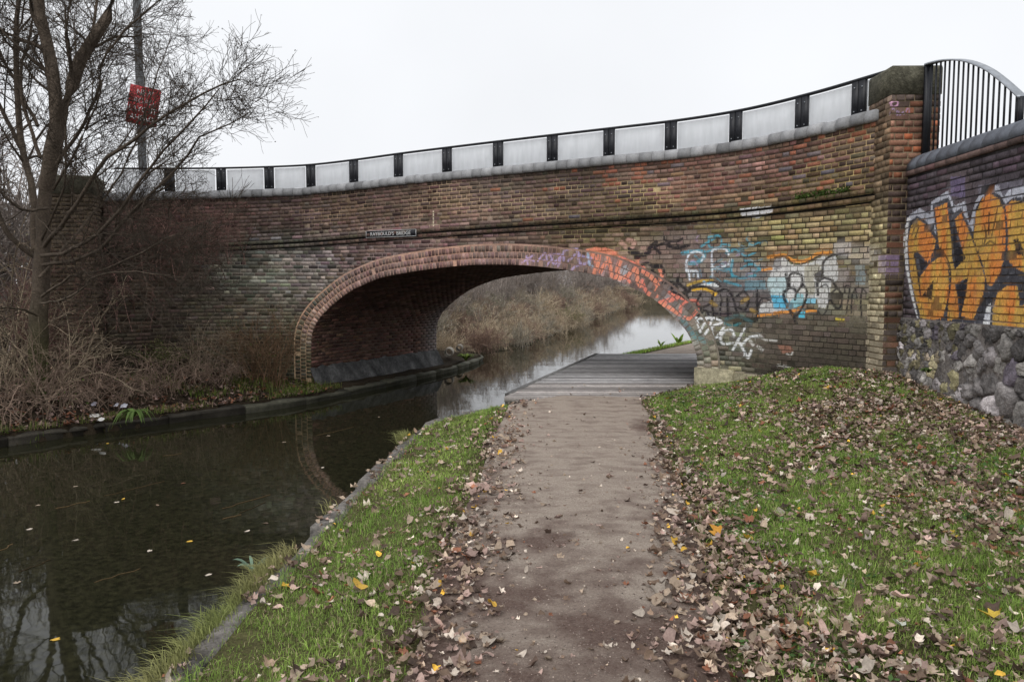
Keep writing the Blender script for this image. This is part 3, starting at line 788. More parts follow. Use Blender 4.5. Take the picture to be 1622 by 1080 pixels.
def backing(path, s0, s1, zlo, zhi, d, tab, ds=0.06, dz=0.09, extra=None):
    """recessed mortar surface behind the bricks; returns verts, quads, colours"""
    S = np.linspace(s0, s1, max(2, int((s1 - s0) / ds)))
    lo = np.array([zlo(q) for q in S]); hi = np.array([zhi(q) for q in S])
    n = max(2, int((hi - lo).max() / dz))
    t = np.linspace(0, 1, n)
    Z = lo[:, None] * (1 - t) + hi[:, None] * t
    Q = np.repeat(S[:, None], n, 1)
    V = path.pt(Q.ravel(), Z.ravel(), d)
    g = np.arange(Q.size).reshape(Q.shape)
    f = np.stack([g[:-1, :-1], g[1:, :-1], g[1:, 1:], g[:-1, 1:]], -1).reshape(-1, 4)
    px, py = project(V)
    c = field(tab, px, py) * np.exp(rng.normal(0, 0.15, (len(V), 1))) * 1.15
    kk = smooth((vnoise(px * 0.02, py * 0.05, 17) - 0.33) / 0.3)[:, None]     # soot and lime: joints show in patches only
    c = c * (0.38 + 0.62 * kk)
    rgb, a = paint_at(V)
    a = a[:, None] * 0.35
    c = c * (1 - a) + rgb / VERT_K * a
    return V, f, c

# ------------------------------------------------------------------ the bridge
FACE = Path(catmull([(-8.55, 13.75), (-8.0, 14.3), (-7.55, 14.8), (-6.95, 15.3), (-6.1, 15.75), (-5.15, 15.98), (-4.28, 15.98), (-3.3, 15.6), (-2.28, 15.03), (-1.24, 14.45), (-0.25, 13.88), (0.71, 13.33), (1.67, 12.79), (2.62, 12.25), (3.42, 11.62), (4.05, 10.82), (4.45, 10.18), (4.69, 9.78)], 14))
S_PIER_L, S_PIER_R = FACE.s_at_px(170), FACE.L - 0.005
def line_on_face(pts, deg=3, off=0.0):
    sz = np.array([FACE.hit(x, y, off) for x, y in pts])
    c = np.polyfit(sz[:, 0], sz[:, 1], deg)
    return lambda q: np.polyval(c, q)
z_string = line_on_face([(250, 392), (400, 382), (581, 373), (685, 365), (820, 355), (987, 340), (1168, 329), (1260, 325), (1350, 307), (1385, 298)])
z_coping = line_on_face([(230, 318), (400, 312), (585, 299), (700, 288), (850, 272), (1000, 257), (1100, 247), (1180, 239), (1260, 227), (1333, 207), (1380, 191)])
ARCH_PX = [(494, 615), (493, 590), (493, 560), (494, 529), (504, 507), (518, 491), (535.5, 475.5), (555.5, 461), (578, 450), (604, 440), (633, 434), (664, 429), (710, 423), (760, 419.5), (820, 420), (863, 423.5), (906, 429), (937, 434), (968, 441.5), (997, 454), (1020, 465), (1044, 480), (1062, 497), (1080, 515), (1092, 532), (1101, 555), (1104, 570), (1105, 608)]
A0 = np.array([FACE.hit(x, y) for x, y in ARCH_PX])
SPR_L, SPR_R = float(np.mean(A0[:3, 0])), float(np.mean(A0[-2:, 0]))
A0[:3, 0] = SPR_L; A0[-1, 0] = A0[-2, 0] = SPR_R
A0[0, 1] = -0.6; A0[-1, 1] = -0.15
A1 = catmull(A0, 8)
sa = np.concatenate([[0], np.cumsum(np.linalg.norm(np.diff(A1, axis=0), axis=1))])
ARL = sa[-1]
tq = np.linspace(0, ARL, 400)
AS, AZ = np.interp(tq, sa, A1[:, 0]), np.interp(tq, sa, A1[:, 1])
for _ in range(12):
    AS[1:-1] = 0.25 * AS[:-2] + 0.5 * AS[1:-1] + 0.25 * AS[2:]; AZ[1:-1] = 0.25 * AZ[:-2] + 0.5 * AZ[1:-1] + 0.25 * AZ[2:]
tan = np.stack([np.gradient(AS), np.gradient(AZ)], 1); tan /= np.linalg.norm(tan, axis=1, keepdims=True)
ON = np.stack([-tan[:, 1], tan[:, 0]], 1)       # away from the opening
RING = 0.36
def arch_at(t, r=0.0):
    s_ = np.interp(t, tq, AS) + r * np.interp(t, tq, ON[:, 0]); z_ = np.interp(t, tq, AZ) + r * np.interp(t, tq, ON[:, 1])
    return s_, z_
OS, OZ = arch_at(tq, RING)
crown_i = int(np.argmax(OZ)); OZ_TOP = OZ[crown_i]
def ring_span(z):
    if z >= OZ_TOP: return None
    iL = np.where(OZ[:crown_i] < z)[0]; iR = np.where(OZ[crown_i:] < z)[0]
    l = OS[iL[-1]] if len(iL) else SPR_L - RING
    r = OS[crown_i + iR[0]] if len(iR) else SPR_R + RING
    return l, r
def clip_ring(a, b, z):
    r = ring_span(z)
    if r is None: return [(a, b)]
    out = []
    if a < r[0]: out.append((a, min(b, r[0])))
    if b > r[1]: out.append((max(a, r[1]), b))
    return out

ez = FACE.pt(np.array([FACE.s_at_px(811)]), 0.0)[0]
bridge = empty("canal_bridge", (ez[0], ez[1], 0), "weathered brick canal bridge with one wide low arch and graffiti", "bridge")
INV = Vector((-ez[0], -ez[1], 0))
class _P:      # children are built in world coordinates, the empty carries an offset
    pass
def under(o, parent=None):
    o.parent = parent or bridge
    o.matrix_parent_inverse = Matrix.Translation(INV)
    return o

mas = Masonry()
NPAR = 12
def par_line(k, q):
    a, b = z_string(q) + 0.02, z_coping(q)
    return a + (b - a) * k / NPAR
# special bricks: bright orange and blue replacements on the right of the parapet
def stain(px, py):
    """broad soot patches and vertical lime runs"""
    a = 0.45 + 0.95 * float(vnoise(px * 0.011, py * 0.03, 14))
    b = 1.0 + 0.9 * max(0.0, float(vnoise(px * 0.05, py * 0.010, 19)) - 0.58)
    return a * b
def parapet_tone(m):
    px, py = project(m)
    c = brick_tone(ANCH, m, 0.22) * stain(px, py)
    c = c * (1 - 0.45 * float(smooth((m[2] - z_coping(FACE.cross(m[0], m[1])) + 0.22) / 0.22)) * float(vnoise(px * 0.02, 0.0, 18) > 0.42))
    if px > 760 and rng.random() < 0.42 * min(1, (px - 760) / 250) * (1 if py < z_mid(px) else 0.35) * float(smooth((vnoise(px * 0.03, py * 0.06, 6) - 0.42) / 0.2)):
        c = 0.45 * c + 0.55 * lin((150, 90, 66)) / VERT_K * rng.uniform(0.5, 1.0)
    elif px > 900 and rng.random() < 0.05:
        c = 0.4 * c + 0.6 * lin((78, 80, 90)) / VERT_K
    elif rng.random() < 0.06:
        c = c * 0.45
    return c
def z_mid(px): return np.interp(px, [250, 600, 900, 1200, 1380], [350, 330, 305, 275, 240])
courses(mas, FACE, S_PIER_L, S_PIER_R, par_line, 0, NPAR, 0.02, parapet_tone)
# string course: two rows of headers corbelled out
def str_line(k, q): return z_string(q) + 0.02 - 0.086 * (2 - k)
def str_tone(m): return brick_tone(ANCH, m, 0.18) * np.array([0.50, 0.55, 0.48])
def str_tone2(m): return brick_tone(ANCH, m, 0.22) * np.array([0.85, 0.85, 0.8])
for k, dd, tn in ((1, 0.095, str_tone), (0, 0.05, str_tone2)):
    courses(mas, FACE, S_PIER_L, S_PIER_R, lambda kk, q, k=k: str_line(k, q) + (0.017 if kk < 1.5 else 0.084) + (0.033 if kk == 1.5 else 0), 1, 2, dd, tn)
# face below
ZB = -0.62
def low_line(k, q): return min(ZB + k * 0.0755, z_string(q) - 0.150)
nlow = int((3.0 - ZB) / 0.0755) + 1
def ground_clip(a, b, z):
    p = FACE.at((a + b) / 2)
    lim = float(ground_z(p[0], p[1] - 0.15)) - 0.15
    if z < lim: return []
    if z > z_string((a + b) / 2) - 0.15: return []
    return clip_ring(a, b, z)
def face_tone(m):
    px, py = project(m)
    c = brick_tone(ANCH, m, 0.24) * stain(px, py)
    if rng.random() < 0.12: c = c * 0.45
    if 330 < px < 560 and py < 480 and rng.random() < 0.30: c = c * np.array([1.7, 1.72, 1.75])
    return c
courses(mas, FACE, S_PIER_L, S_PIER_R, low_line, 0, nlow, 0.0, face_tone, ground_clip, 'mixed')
mas_n = len(mas.items)
emitted = set(COL.objects)
mas.emit(bridge, "brick", "smaller_bricks", M_BRICK, 300)

bk = Acc()
def lo_face(q):
    if SPR_L - RING < q < SPR_R + RING:
        j = int(np.argmin(np.abs(OS - q)))
        cand = np.where(np.abs(OS - q) < 0.06)[0]
        return max(ZB, OZ[cand].max() - 0.12) if len(cand) else ZB
    return ZB
bk.add(*backing(FACE, S_PIER_L, S_PIER_R, lo_face, lambda q: float(z_string(q)) - 0.1, -0.006, MORT, 0.05))
bk.add(*backing(FACE, S_PIER_L, S_PIER_R, lambda q: float(z_string(q)) - 0.14, lambda q: float(z_coping(q)) + 0.02, 0.014, MORT, 0.06))
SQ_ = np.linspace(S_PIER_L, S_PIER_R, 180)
for zo, dd in ((-0.066, 0.03), (-0.152, 0.008)):      # near-black strips in the joints under the two string rows
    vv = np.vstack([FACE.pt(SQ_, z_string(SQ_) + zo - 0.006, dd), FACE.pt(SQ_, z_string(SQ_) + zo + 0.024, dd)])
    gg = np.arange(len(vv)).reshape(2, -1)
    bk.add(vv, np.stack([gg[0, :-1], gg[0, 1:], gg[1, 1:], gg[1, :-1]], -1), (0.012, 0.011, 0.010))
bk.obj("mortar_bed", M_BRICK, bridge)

# arch ring: three rings of headers on edge
ring = Masonry()
RT = np.array([(480, 560, 128, 106, 76), (500, 500, 140, 98, 76), (530, 470, 126, 84, 70), (600, 430, 122, 84, 74), (700, 415, 124, 80, 70), (800, 412, 116, 80, 72), (900, 415, 104, 76, 66), (1000, 445, 108, 82, 74), (1080, 500, 96, 84, 76), (1105, 560, 104, 98, 84)], float)
RM = np.array([(480, 560, 150, 124, 92), (520, 480, 170, 130, 102), (600, 430, 158, 124, 106), (700, 415, 162, 122, 100), (800, 412, 140, 108, 92), (900, 415, 120, 92, 78), (1000, 445, 96, 78, 70), (1100, 540, 100, 92, 80)], float)
nvou = int(ARL / 0.079)
for r in range(3):
    r0, r1 = r * 0.12, (r + 1) * 0.12 - 0.010
    te = np.linspace(0, ARL, nvou + 1)
    for i in range(nvou):
        o = 0.5 * (te[1] - te[0]) * (r % 2)
        a, b = te[i] + o + 0.0045, min(te[i + 1] + o - 0.0045, ARL)
        if b - a < 0.02: continue
        s0_, z0_ = arch_at(a, r0); s1_, z1_ = arch_at(b, r0); s2_, z2_ = arch_at(b, r1); s3_, z3_ = arch_at(a, r1)
        c4 = FACE.pt(np.array([s0_, s1_, s2_, s3_]), np.array([z0_, z1_, z2_, z3_]))[[0, 3, 2, 1]]
        m = c4.mean(0)
        if m[2] < -0.55: continue
        c = brick_tone(RT, m, 0.28) * stain(*[float(t_) for t_ in project(m)])
        c = 0.62 * c + 0.38 * c @ np.array([0.3, 0.55, 0.15])
        kb = max((0.12, 0.35, 0.9)[r], float(smooth((0.55 - m[2]) / 0.5)))
        c = c * (1 - kb) + kb * brick_tone(ANCH, m, 0.3)
        if r == 0 and rng.random() < 0.25: c = c * 1.25
        c4 = c4[[0, 3, 2, 1]]
        n3 = FACE.n3(float(s0_))
        # keep the winding facing the viewer
        if np.dot(np.cross(c4[1] - c4[0], c4[3] - c4[0]), n3) < 0: c4 = c4[[1, 0, 3, 2]]
        ring.piece(c4, n3, 0.012 + rng.normal(0, 0.003), c)
ring.emit(bridge, "arch_brick", "smaller_arch_bricks", M_BRICK, 300)
rb = Acc()
ta = np.linspace(0, ARL, 260)
V = []
for r in (0.004, 0.12, 0.24, RING + 0.02):
    s_, z_ = arch_at(ta, r); V.append(FACE.pt(s_, z_, 0.006))
V = np.vstack(V); g = np.arange(len(V)).reshape(4, -1)
pxs, pys = project(V)
rb.add(V, np.stack([g[:-1, :-1], g[:-1, 1:], g[1:, 1:], g[1:, :-1]], -1).reshape(-1, 4), field(RM, pxs, pys))
rb.obj("arch_mortar", M_BRICK, bridge)

# barrel: the arch carried back square to the face
BAZ, BLEN = math.radians(27.0), 4.9
DV = np.array([math.sin(BAZ), math.cos(BAZ), 0.0])
def barrel_pt(t, dist, r=0.0):
    s_, z_ = arch_at(t, r)
    return FACE.pt(s_, z_) + DV * np.asarray(dist)[..., None]
bar = Masonry()
nrow = int(ARL / 0.0755)
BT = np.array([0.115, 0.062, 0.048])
for j in range(nrow):
    a, b = j * ARL / nrow + 0.005, (j + 1) * ARL / nrow - 0.005
    d0 = 0.0 if j % 2 else -0.115
    while d0 < BLEN:
        x0, x1 = max(d0, 0.0) + 0.005, min(d0 + 0.23, BLEN) - 0.005
        d0 += 0.23
        if x1 - x0 < 0.03: continue
        c4 = barrel_pt(np.array([a, a, b, b]), np.array([x0, x1, x1, x0]))
        if c4[:, 2].max() < -0.5: continue
        n = np.cross(c4[1] - c4[0], c4[3] - c4[0]); n /= np.linalg.norm(n)
        cin = barrel_pt(np.array([(a + b) / 2]), np.array([(x0 + x1) / 2]), -0.2)[0] - c4.mean(0)
        if n @ cin < 0: n = -n; c4 = c4[[1, 0, 3, 2]]
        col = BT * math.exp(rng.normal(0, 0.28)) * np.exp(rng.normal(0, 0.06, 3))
        far_pale = smooth((x1 - BLEN + 0.9) / 0.9) * smooth((1.6 - c4[0, 2]) / 1.6)  # bricks turn paler grey toward the far end, most near the foot
        col = col * (1 - 0.6 * far_pale) + 0.6 * far_pale * np.array([0.25, 0.24, 0.24])
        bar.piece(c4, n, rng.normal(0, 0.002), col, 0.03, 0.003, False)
bar.emit(bridge, "barrel_brick", "barrel_bricks", M_BRICK, 0)
tb = np.linspace(0, ARL, 140); db = np.linspace(0.0, BLEN, 12)
TT, DD = np.meshgrid(tb, db)
V = barrel_pt(TT.ravel(), DD.ravel(), 0.010)
g = np.arange(len(V)).reshape(TT.shape)
mesh_obj("barrel_mortar", V, np.stack([g[:-1, :-1], g[:-1, 1:], g[1:, 1:], g[1:, :-1]], -1).reshape(-1, 4), M_BRICK, bridge, np.tile(np.array([0.15, 0.11, 0.085]), (len(V), 1)))
# battered foot of the barrel on the canal side
pl = []
for dist in np.linspace(-0.02, BLEN, 30):
    base = FACE.pt(np.array([SPR_L]), 0.0)[0] + DV * dist
    tx = FACE.at(SPR_L + 0.1) - FACE.at(SPR_L); tx = np.array([tx[0], tx[1], 0]) / np.linalg.norm(tx)
    for off, z in ((-0.02, -0.12 + 0.02 * rng.normal()), (0.05, -0.15 + 0.02 * rng.normal()), (0.19 + 0.02 * rng.normal(), -0.50), (0.22, -0.75)):
        pl.append(base + tx * off + np.array([0, 0, z]))
g = np.arange(len(pl)).reshape(30, 4)
fpl = np.stack([g[:-1, :-1], g[1:, :-1], g[1:, 1:], g[:-1, 1:]], -1).reshape(-1, 4)
mesh_obj("abutment_footing", pl, [fpl, np.array([[0, 1, 2, 3]])], M_STONE, bridge, np.repeat(0.10 * np.exp(rng.normal(0, 0.3, (len(pl), 1))), 3, 1))
# stone block footing at the towpath corner
ft = Acc()
tR = FACE.at(SPR_R + 0.6) - FACE.at(SPR_R - 0.0)
for a, b, z0, z1, dd in ((SPR_R - 0.03, SPR_R + 0.62, -0.25, 0.30, 0.05), (SPR_R + 0.63, SPR_R + 1.15, -0.2, 0.26, 0.04)):
    c4 = FACE.pt(np.array([a, b, b, a]), np.array([z0, z0, z1, z1]))
    n3 = FACE.n3((a + b) / 2)
    v = np.vstack([c4 + n3 * dd, c4 - n3 * 0.2])
    ft.add(v, np.array([[0, 1, 2, 3], [1, 5, 6, 2], [4, 0, 3, 7], [3, 2, 6, 7]]), lin((126, 120, 100)) / VERT_K * rng.uniform(0.85, 1.05))
    ft.obj("footing_stone", M_STONE, bridge); ft = Acc()
# masonry behind: far face, road, both unseen from the towpath but there
Pm = FACE.at(np.linspace(SPR_L, SPR_R, 2)); tdir = (Pm[1] - Pm[0]) / np.linalg.norm(Pm[1] - Pm[0])
FAR = Path(np.vstack([FACE.at(SPR_L) + DV[:2] * BLEN + tdir * q for q in np.linspace(-5, 13, 60)]))
offF = 5.0 - SPR_L
def lo_far(q):
    j = q - offF
    if SPR_L - 0.3 < j < SPR_R + 0.3:
        cand = np.where(np.abs(AS - j) < 0.05)[0]
        if len(cand): return float(AZ[cand].max()) + 0.0
    return -0.6
Vf, ff, cf = backing(FAR, 0.0, FAR.L, lo_far, lambda q: 3.55, 0.0, ANCH, 0.05, 0.2)
mesh_obj("far_face", Vf, ff, M_BRICK, bridge, cf)
rd = Acc()
SS = np.linspace(S_PIER_L, S_PIER_R, 40)
fr = FACE.pt(SS, np.array([z_coping(q) for q in SS]) - 0.75, -0.3)
bkp = np.array([FACE.at(SPR_L) + DV[:2] * BLEN + tdir * (q - SPR_L) for q in SS]); bkp = np.column_stack([bkp, fr[:, 2]])
V = np.vstack([fr, bkp]); g = np.arange(len(V)).reshape(2, -1)
rd.add(V, np.stack([g[:-1, :-1], g[:-1, 1:], g[1:, 1:], g[1:, :-1]], -1).reshape(-1, 4), (0.05, 0.05, 0.052))
rd.obj("road_surface", M_CONCRETE, bridge)
# back of the parapet
Vb, fb, cb_ = backing(FACE, S_PIER_L, S_PIER_R, lambda q: float(z_coping(q)) - 0.8, lambda q: float(z_coping(q)) + 0.02, -0.34, MORT, 0.2, 0.2)
mesh_obj("parapet_back", Vb, fb, M_BRICK, bridge, cb_)

# coping: rounded blocks
PROF = [(0.055, -0.002), (0.075, 0.03), (0.075, 0.08), (0.055, 0.125), (0.015, 0.155), (-0.05, 0.168), (-0.26, 0.168), (-0.33, 0.15), (-0.37, 0.10), (-0.38, 0.0)]
def coping_block(path, a, b, zf, prof, name, col, parent, mat):
    n = len(prof); V = []
    for q in (a, b):
        for d, h in prof:
            V.append(path.pt(np.array([q]), float(zf(q)) + h, d)[0])
    V = np.array(V)
    f4 = np.array([[i, i + 1, n + i + 1, n + i] for i in range(n - 1)] + [[n - 1, 0, n, 2 * n - 1]])
    caps = np.array([list(range(n))[::-1], list(range(n, 2 * n))])
    ctr = V.mean(0)
    return mesh_obj(name, V, [f4, caps], mat, parent, np.asarray(col), False, ctr)
q = S_PIER_L
while q < S_PIER_R - 0.02:
    w = 0.215 + rng.normal(0, 0.004)
    b = min(q + w, S_PIER_R)
    j = rng.normal(0, 0.003)
    pj = [(d + j, h + j) for d, h in PROF]
    cx, _ = project(FACE.pt(np.array([q]), 3.6)[0])
    base = np.interp(cx, [200, 400, 600, 900, 1400], [0.20, 0.30, 0.36, 0.34, 0.30])
    coping_block(FACE, q + 0.006, b - 0.006, z_coping, pj, "coping_stone", np.array([1.0, 1.0, 1.02]) * base * math.exp(rng.normal(0, 0.17)), bridge, M_COPING)
    q = b

# end piers
def pier(corner, size, rz, z0, z1, cap_h, tones, label):
    """square brick pier, origin corner = the one nearest the viewer; faces run left and right from it"""
    ca, sa_ = math.cos(rz), math.sin(rz)
    ex, ey = np.array([ca, sa_]), np.array([-sa_, ca])
    w, dp = size
    c = np.array(corner, float)
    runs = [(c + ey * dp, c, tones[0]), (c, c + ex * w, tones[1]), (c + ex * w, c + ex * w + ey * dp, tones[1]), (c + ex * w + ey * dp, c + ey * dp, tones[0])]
    core = Acc()
    corners = np.array([c, c + ex * w, c + ex * w + ey * dp, c + ey * dp])
    ctr = corners.mean(0)
    inner = ctr + (corners - ctr) * 0.965
    v = np.vstack([np.column_stack([inner, np.full(4, z0)]), np.column_stack([inner, np.full(4, z1 - cap_h)])])
    core.add(v, BOXF, lin((104, 92, 74)) / VERT_K * 0.8)
    o = core.obj("end_pier", M_BRICK, bridge)
    m = Masonry()
    for p0, p1, tn in runs:
        pth = Path(np.linspace(p0, p1, 6))
        nrow_ = int((z1 - cap_h - z0) / 0.076)
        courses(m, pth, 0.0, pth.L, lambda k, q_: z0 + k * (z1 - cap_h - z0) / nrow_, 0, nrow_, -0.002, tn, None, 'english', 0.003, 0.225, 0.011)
    m.emit(o, "brick", "smaller_bricks", M_BRICK, 60, 60)
    capw = 0.004
    outer = ctr + (corners - ctr) * (1 + capw * 2 / w)
    top = ctr + (corners - ctr) * 0.99
    v = np.vstack([np.column_stack([outer, np.full(4, z1 - cap_h)]), np.column_stack([outer, np.full(4, z1 - 0.03)]), np.column_stack([top, np.full(4, z1)])])
    f = np.array([[0, 1, 5, 4], [1, 2, 6, 5], [2, 3, 7, 6], [3, 0, 4, 7], [4, 5, 9, 8], [5, 6, 10, 9], [6, 7, 11, 10], [7, 4, 8, 11], [8, 9, 10, 11], [3, 2, 1, 0]])
    mesh_obj("pier_cap", v, f, M_STONE, o, lin((72, 70, 60)) / VERT_K, False)
    return o
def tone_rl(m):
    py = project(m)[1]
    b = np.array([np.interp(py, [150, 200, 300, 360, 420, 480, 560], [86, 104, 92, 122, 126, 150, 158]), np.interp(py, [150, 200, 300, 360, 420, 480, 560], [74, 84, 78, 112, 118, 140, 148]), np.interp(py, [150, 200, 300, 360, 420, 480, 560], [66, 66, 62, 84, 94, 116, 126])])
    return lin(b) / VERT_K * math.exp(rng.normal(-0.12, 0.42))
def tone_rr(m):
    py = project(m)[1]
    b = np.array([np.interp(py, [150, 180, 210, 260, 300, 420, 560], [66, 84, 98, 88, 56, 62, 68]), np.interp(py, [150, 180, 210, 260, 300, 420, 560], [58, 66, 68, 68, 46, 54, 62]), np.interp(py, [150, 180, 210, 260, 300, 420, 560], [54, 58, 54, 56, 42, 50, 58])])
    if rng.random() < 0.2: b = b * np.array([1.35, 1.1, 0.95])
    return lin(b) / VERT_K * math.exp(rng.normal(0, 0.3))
cR = at_y(1407, 300, 9.42)
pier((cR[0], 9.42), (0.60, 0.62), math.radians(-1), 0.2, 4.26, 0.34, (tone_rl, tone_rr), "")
def tone_lp(m): return lin((62, 54, 46)) / VERT_K * math.exp(rng.normal(0, 0.25))
cL = FACE.at(FACE.s_at_px(172))
zL = FACE.hit(135, 281)[1]
pier((cL[0] - 0.72, cL[1] - 0.62), (0.78, 0.7), math.radians(12), -0.5, zL, 0.34, (tone_lp, tone_lp), "")

# ------------------------------------------------------------------ fence on the parapet
fence = empty("parapet_fence", (ez[0], ez[1], 3.7), "black steel fence with frosted white panels along the top of the bridge", "fence")
OFF = -0.16
def ftop(q): return float(z_coping(q)) + 0.168
posts_px = [(268, 267), (350, 267), (426, 264), (492, 257), (560, 250), (631, 241), (708, 232), (789, 222), (875, 212), (965, 202), (1063, 192), (1166, 179), (1271, 161), (1362, 132)]
ps = [FACE.hit(x, y, OFF) for x, y in posts_px]
FH = 0.475
ends = [FACE.s_at_px(190, OFF)] + [p[0] for p in ps] + [S_PIER_R - 0.03]
rail = Acc()
SQ = np.linspace(ends[0], ends[-1], 160)
for (d0, d1, h0, h1) in ((OFF - 0.03, OFF + 0.03, FH - 0.02, FH + 0.012),):
    ringv = []
    for q in SQ:
        drop = 0.0
        for d_, h_ in ((d0, h0), (d1, h0), (d1, h1), (d0, h1)):
            ringv.append(FACE.pt(np.array([q]), ftop(q) + h_, d_)[0])
    g = np.arange(len(ringv)).reshape(-1, 4)
    rail.add(np.array(ringv), np.concatenate([np.stack([g[:-1, i], g[1:, i], g[1:, (i + 1) % 4], g[:-1, (i + 1) % 4]], -1) for i in range(4)]), (0.02, 0.02, 0.02))
rail.obj("top_rail", M_BLACK, fence)
for q, _ in ps:
    p = FACE.at(q) + FACE.nrm(q) * OFF; n = FACE.nrm(q); t = np.array([-n[1], n[0]]); rz = math.atan2(t[1], t[0])
    zb = ftop(q) - 0.03
    a = Acc()
    for sgn in (-1, 1):
        c = p + t * sgn * 0.052
        a.box((c[0], c[1], zb + (FH - 0.02 + 0.03) / 2), (0.09, 0.055, FH + 0.01), rz)
    a.box((p[0], p[1], zb + FH / 2), (0.03, 0.03, FH - 0.02), rz)
    po = a.obj("post", M_BLACK, fence)
    for sgn in (-1, 1):
        for h in (0.09, 0.40):
            c = p + t * sgn * 0.055 + n * 0.03
            b_ = Acc(); b_.box((c[0], c[1], zb + h), (0.014, 0.012, 0.014), rz)
            b_.obj("bolt", M_GALV, po)
for a, b in zip(ends[:-1], ends[1:]):
    q0 = a + 0.115 if a != ends[0] else a
    q1 = b - 0.115 if b != ends[-1] else b
    if q1 - q0 < 0.1: continue
    qs = np.linspace(q0, q1, 5); V = []
    for q in qs:
        for d_, h_ in ((OFF - 0.006, 0.012), (OFF + 0.006, 0.012), (OFF + 0.006, FH - 0.045), (OFF - 0.006, FH - 0.045)):
            V.append(FACE.pt(np.array([q]), ftop(q) + h_, d_)[0])
    g = np.arange(len(V)).reshape(-1, 4)
    F = np.concatenate([np.stack([g[:-1, i], g[1:, i], g[1:, (i + 1) % 4], g[:-1, (i + 1) % 4]], -1) for i in range(4)] + [g[:1], g[-1:, ::-1]])
    mesh_obj("panel", V, F, M_PANEL, fence)
for o in fence.children: o.matrix_parent_inverse = Matrix.Translation((-ez[0], -ez[1], -3.7))
for o in bridge.children: o.matrix_parent_inverse = Matrix.Translation(INV)

# ------------------------------------------------------------------ lettering
def text_mesh(txt, size):
    cu = bpy.data.curves.new("lettering", 'FONT'); cu.body = txt; cu.size = size; cu.align_x = 'CENTER'; cu.align_y = 'CENTER'; cu.extrude = 0.002
    cu.resolution_u = 3
    t = bpy.data.objects.new("lettering_source", cu); COL.objects.link(t)
    dg = bpy.context.evaluated_depsgraph_get()
    me = bpy.data.meshes.new_from_object(t.evaluated_get(dg))
    bpy.data.objects.remove(t); bpy.data.curves.remove(cu)
    return me
def frame_matrix(o, xdir, zdir=(0, 0, 1)):
    x = Vector(xdir).normalized(); z = Vector(zdir); y = z.cross(x).normalized(); z = x.cross(y).normalized()
    # local x along the plate, local y up the plate, local z toward the viewer
    m = Matrix((( x[0], z[0], -y[0]), (x[1], z[1], -y[1]), (x[2], z[2], -y[2]))).to_4x4()
    m.translation = Vector(o)
    return m
s0_, z0_ = FACE.hit(585, 372); s1_, z1_ = FACE.hit(664, 369)
sm, zm_ = (s0_ + s1_) / 2, (z0_ + z1_) / 2
pa, pb = FACE.pt(np.array([s0_]), z0_, 0.10)[0], FACE.pt(np.array([s1_]), z1_, 0.10)[0]
Lp = np.linalg.norm(pb - pa)
plate = empty("bridge_nameplate", (pa + pb) / 2, "long black nameplate with white capital letters fixed above the arch", "nameplate")
plate.matrix_world = frame_matrix((pa + pb) / 2, pb - pa)
v = box_verts((0, 0, -0.012), (Lp, 0.135, 0.02)); mesh_obj("plate", v, BOXF, M_PLATE, plate)
fr_ = Acc()
for c, sz in (((0, 0.064, 0), (Lp, 0.008, 0.008)), ((0, -0.064, 0), (Lp, 0.008, 0.008)), ((Lp / 2 - 0.004, 0, 0), (0.008, 0.12, 0.008)), ((-Lp / 2 + 0.004, 0, 0), (0.008, 0.12, 0.008))): fr_.box(c, sz)
fr_.obj("border", M_WHITE, plate)
tm = text_mesh("RAYBOULD'S  BRIDGE", 0.10); tm.materials.append(M_WHITE)
xs = np.array([vv.co.x for vv in tm.vertices]); kx = (Lp * 0.80) / (xs.max() - xs.min())
to = bpy.data.objects.new("lettering", tm); to.scale = (kx, 1.0, 1.0); to.location = (-0.01, -0.002, 0.004); link(to, plate)
# ------------------------------------------------------------------ retaining wall on the right
WY = np.linspace(9.40, -3.0, 60)
RW = Path(np.column_stack([wall_x(WY), WY]))
RW_T = 0.38
wall = empty("retaining_wall", (wall_x(6.0), 6.0, 0.2), "dark brick wall on a rubble base with big orange graffiti letters", "wall")
Z_RUB, Z_BR = 1.17, 2.90
rw = Masonry()
def rw_tone(m):
    k = vnoise(m[1] * 1.2, m[2] * 1.5, 31)
    c = lin((58 + 16 * k, 53 + 12 * k, 58 + 8 * k)) / VERT_K * math.exp(rng.normal(0, 0.22))
    if m[2] > 2.6 and rng.random() < 0.2: c = c * np.array([1.3, 1.1, 1.2])
    return c
nr = int(round((Z_BR - Z_RUB) / 0.0765))
courses(rw, RW, 0.0, 9.5, lambda k, q: Z_RUB + k * (Z_BR - Z_RUB) / nr, 0, nr, 0.0, rw_tone, None, 'mixed', 0.003, 0.225, 0.011)
courses(rw, RW, 0.0, 9.5, lambda k, q: Z_BR + 0.02 + k * 0.072, 0, 1, 0.025, lambda m: rw_tone(m) * np.array([1.5, 1.25, 1.0]), None, 'english')
rw.emit(wall, "brick", "smaller_bricks", M_BRICK, 300)
wb = Acc()
DM = np.array([(1430, 400, 46, 42, 42), (1600, 400, 46, 42, 42)], float)
wb.add(*backing(RW, 0.0, 12.3, lambda q: Z_RUB - 0.1, lambda q: Z_BR + 0.1, -0.006, DM, 0.1))
wb.obj("mortar_bed", M_BRICK, wall)
# core so the wall has its thickness
cv = np.vstack([RW.pt(np.array([0.0, 12.3]), -0.3, -0.03), RW.pt(np.array([12.3, 0.0]), -0.3, -RW_T)])
cv = np.vstack([cv, cv + np.array([0, 0, Z_BR + 0.38])])
mesh_obj("wall_core", cv, BOXF, M_BRICK, wall, np.array([0.06, 0.055, 0.05]))
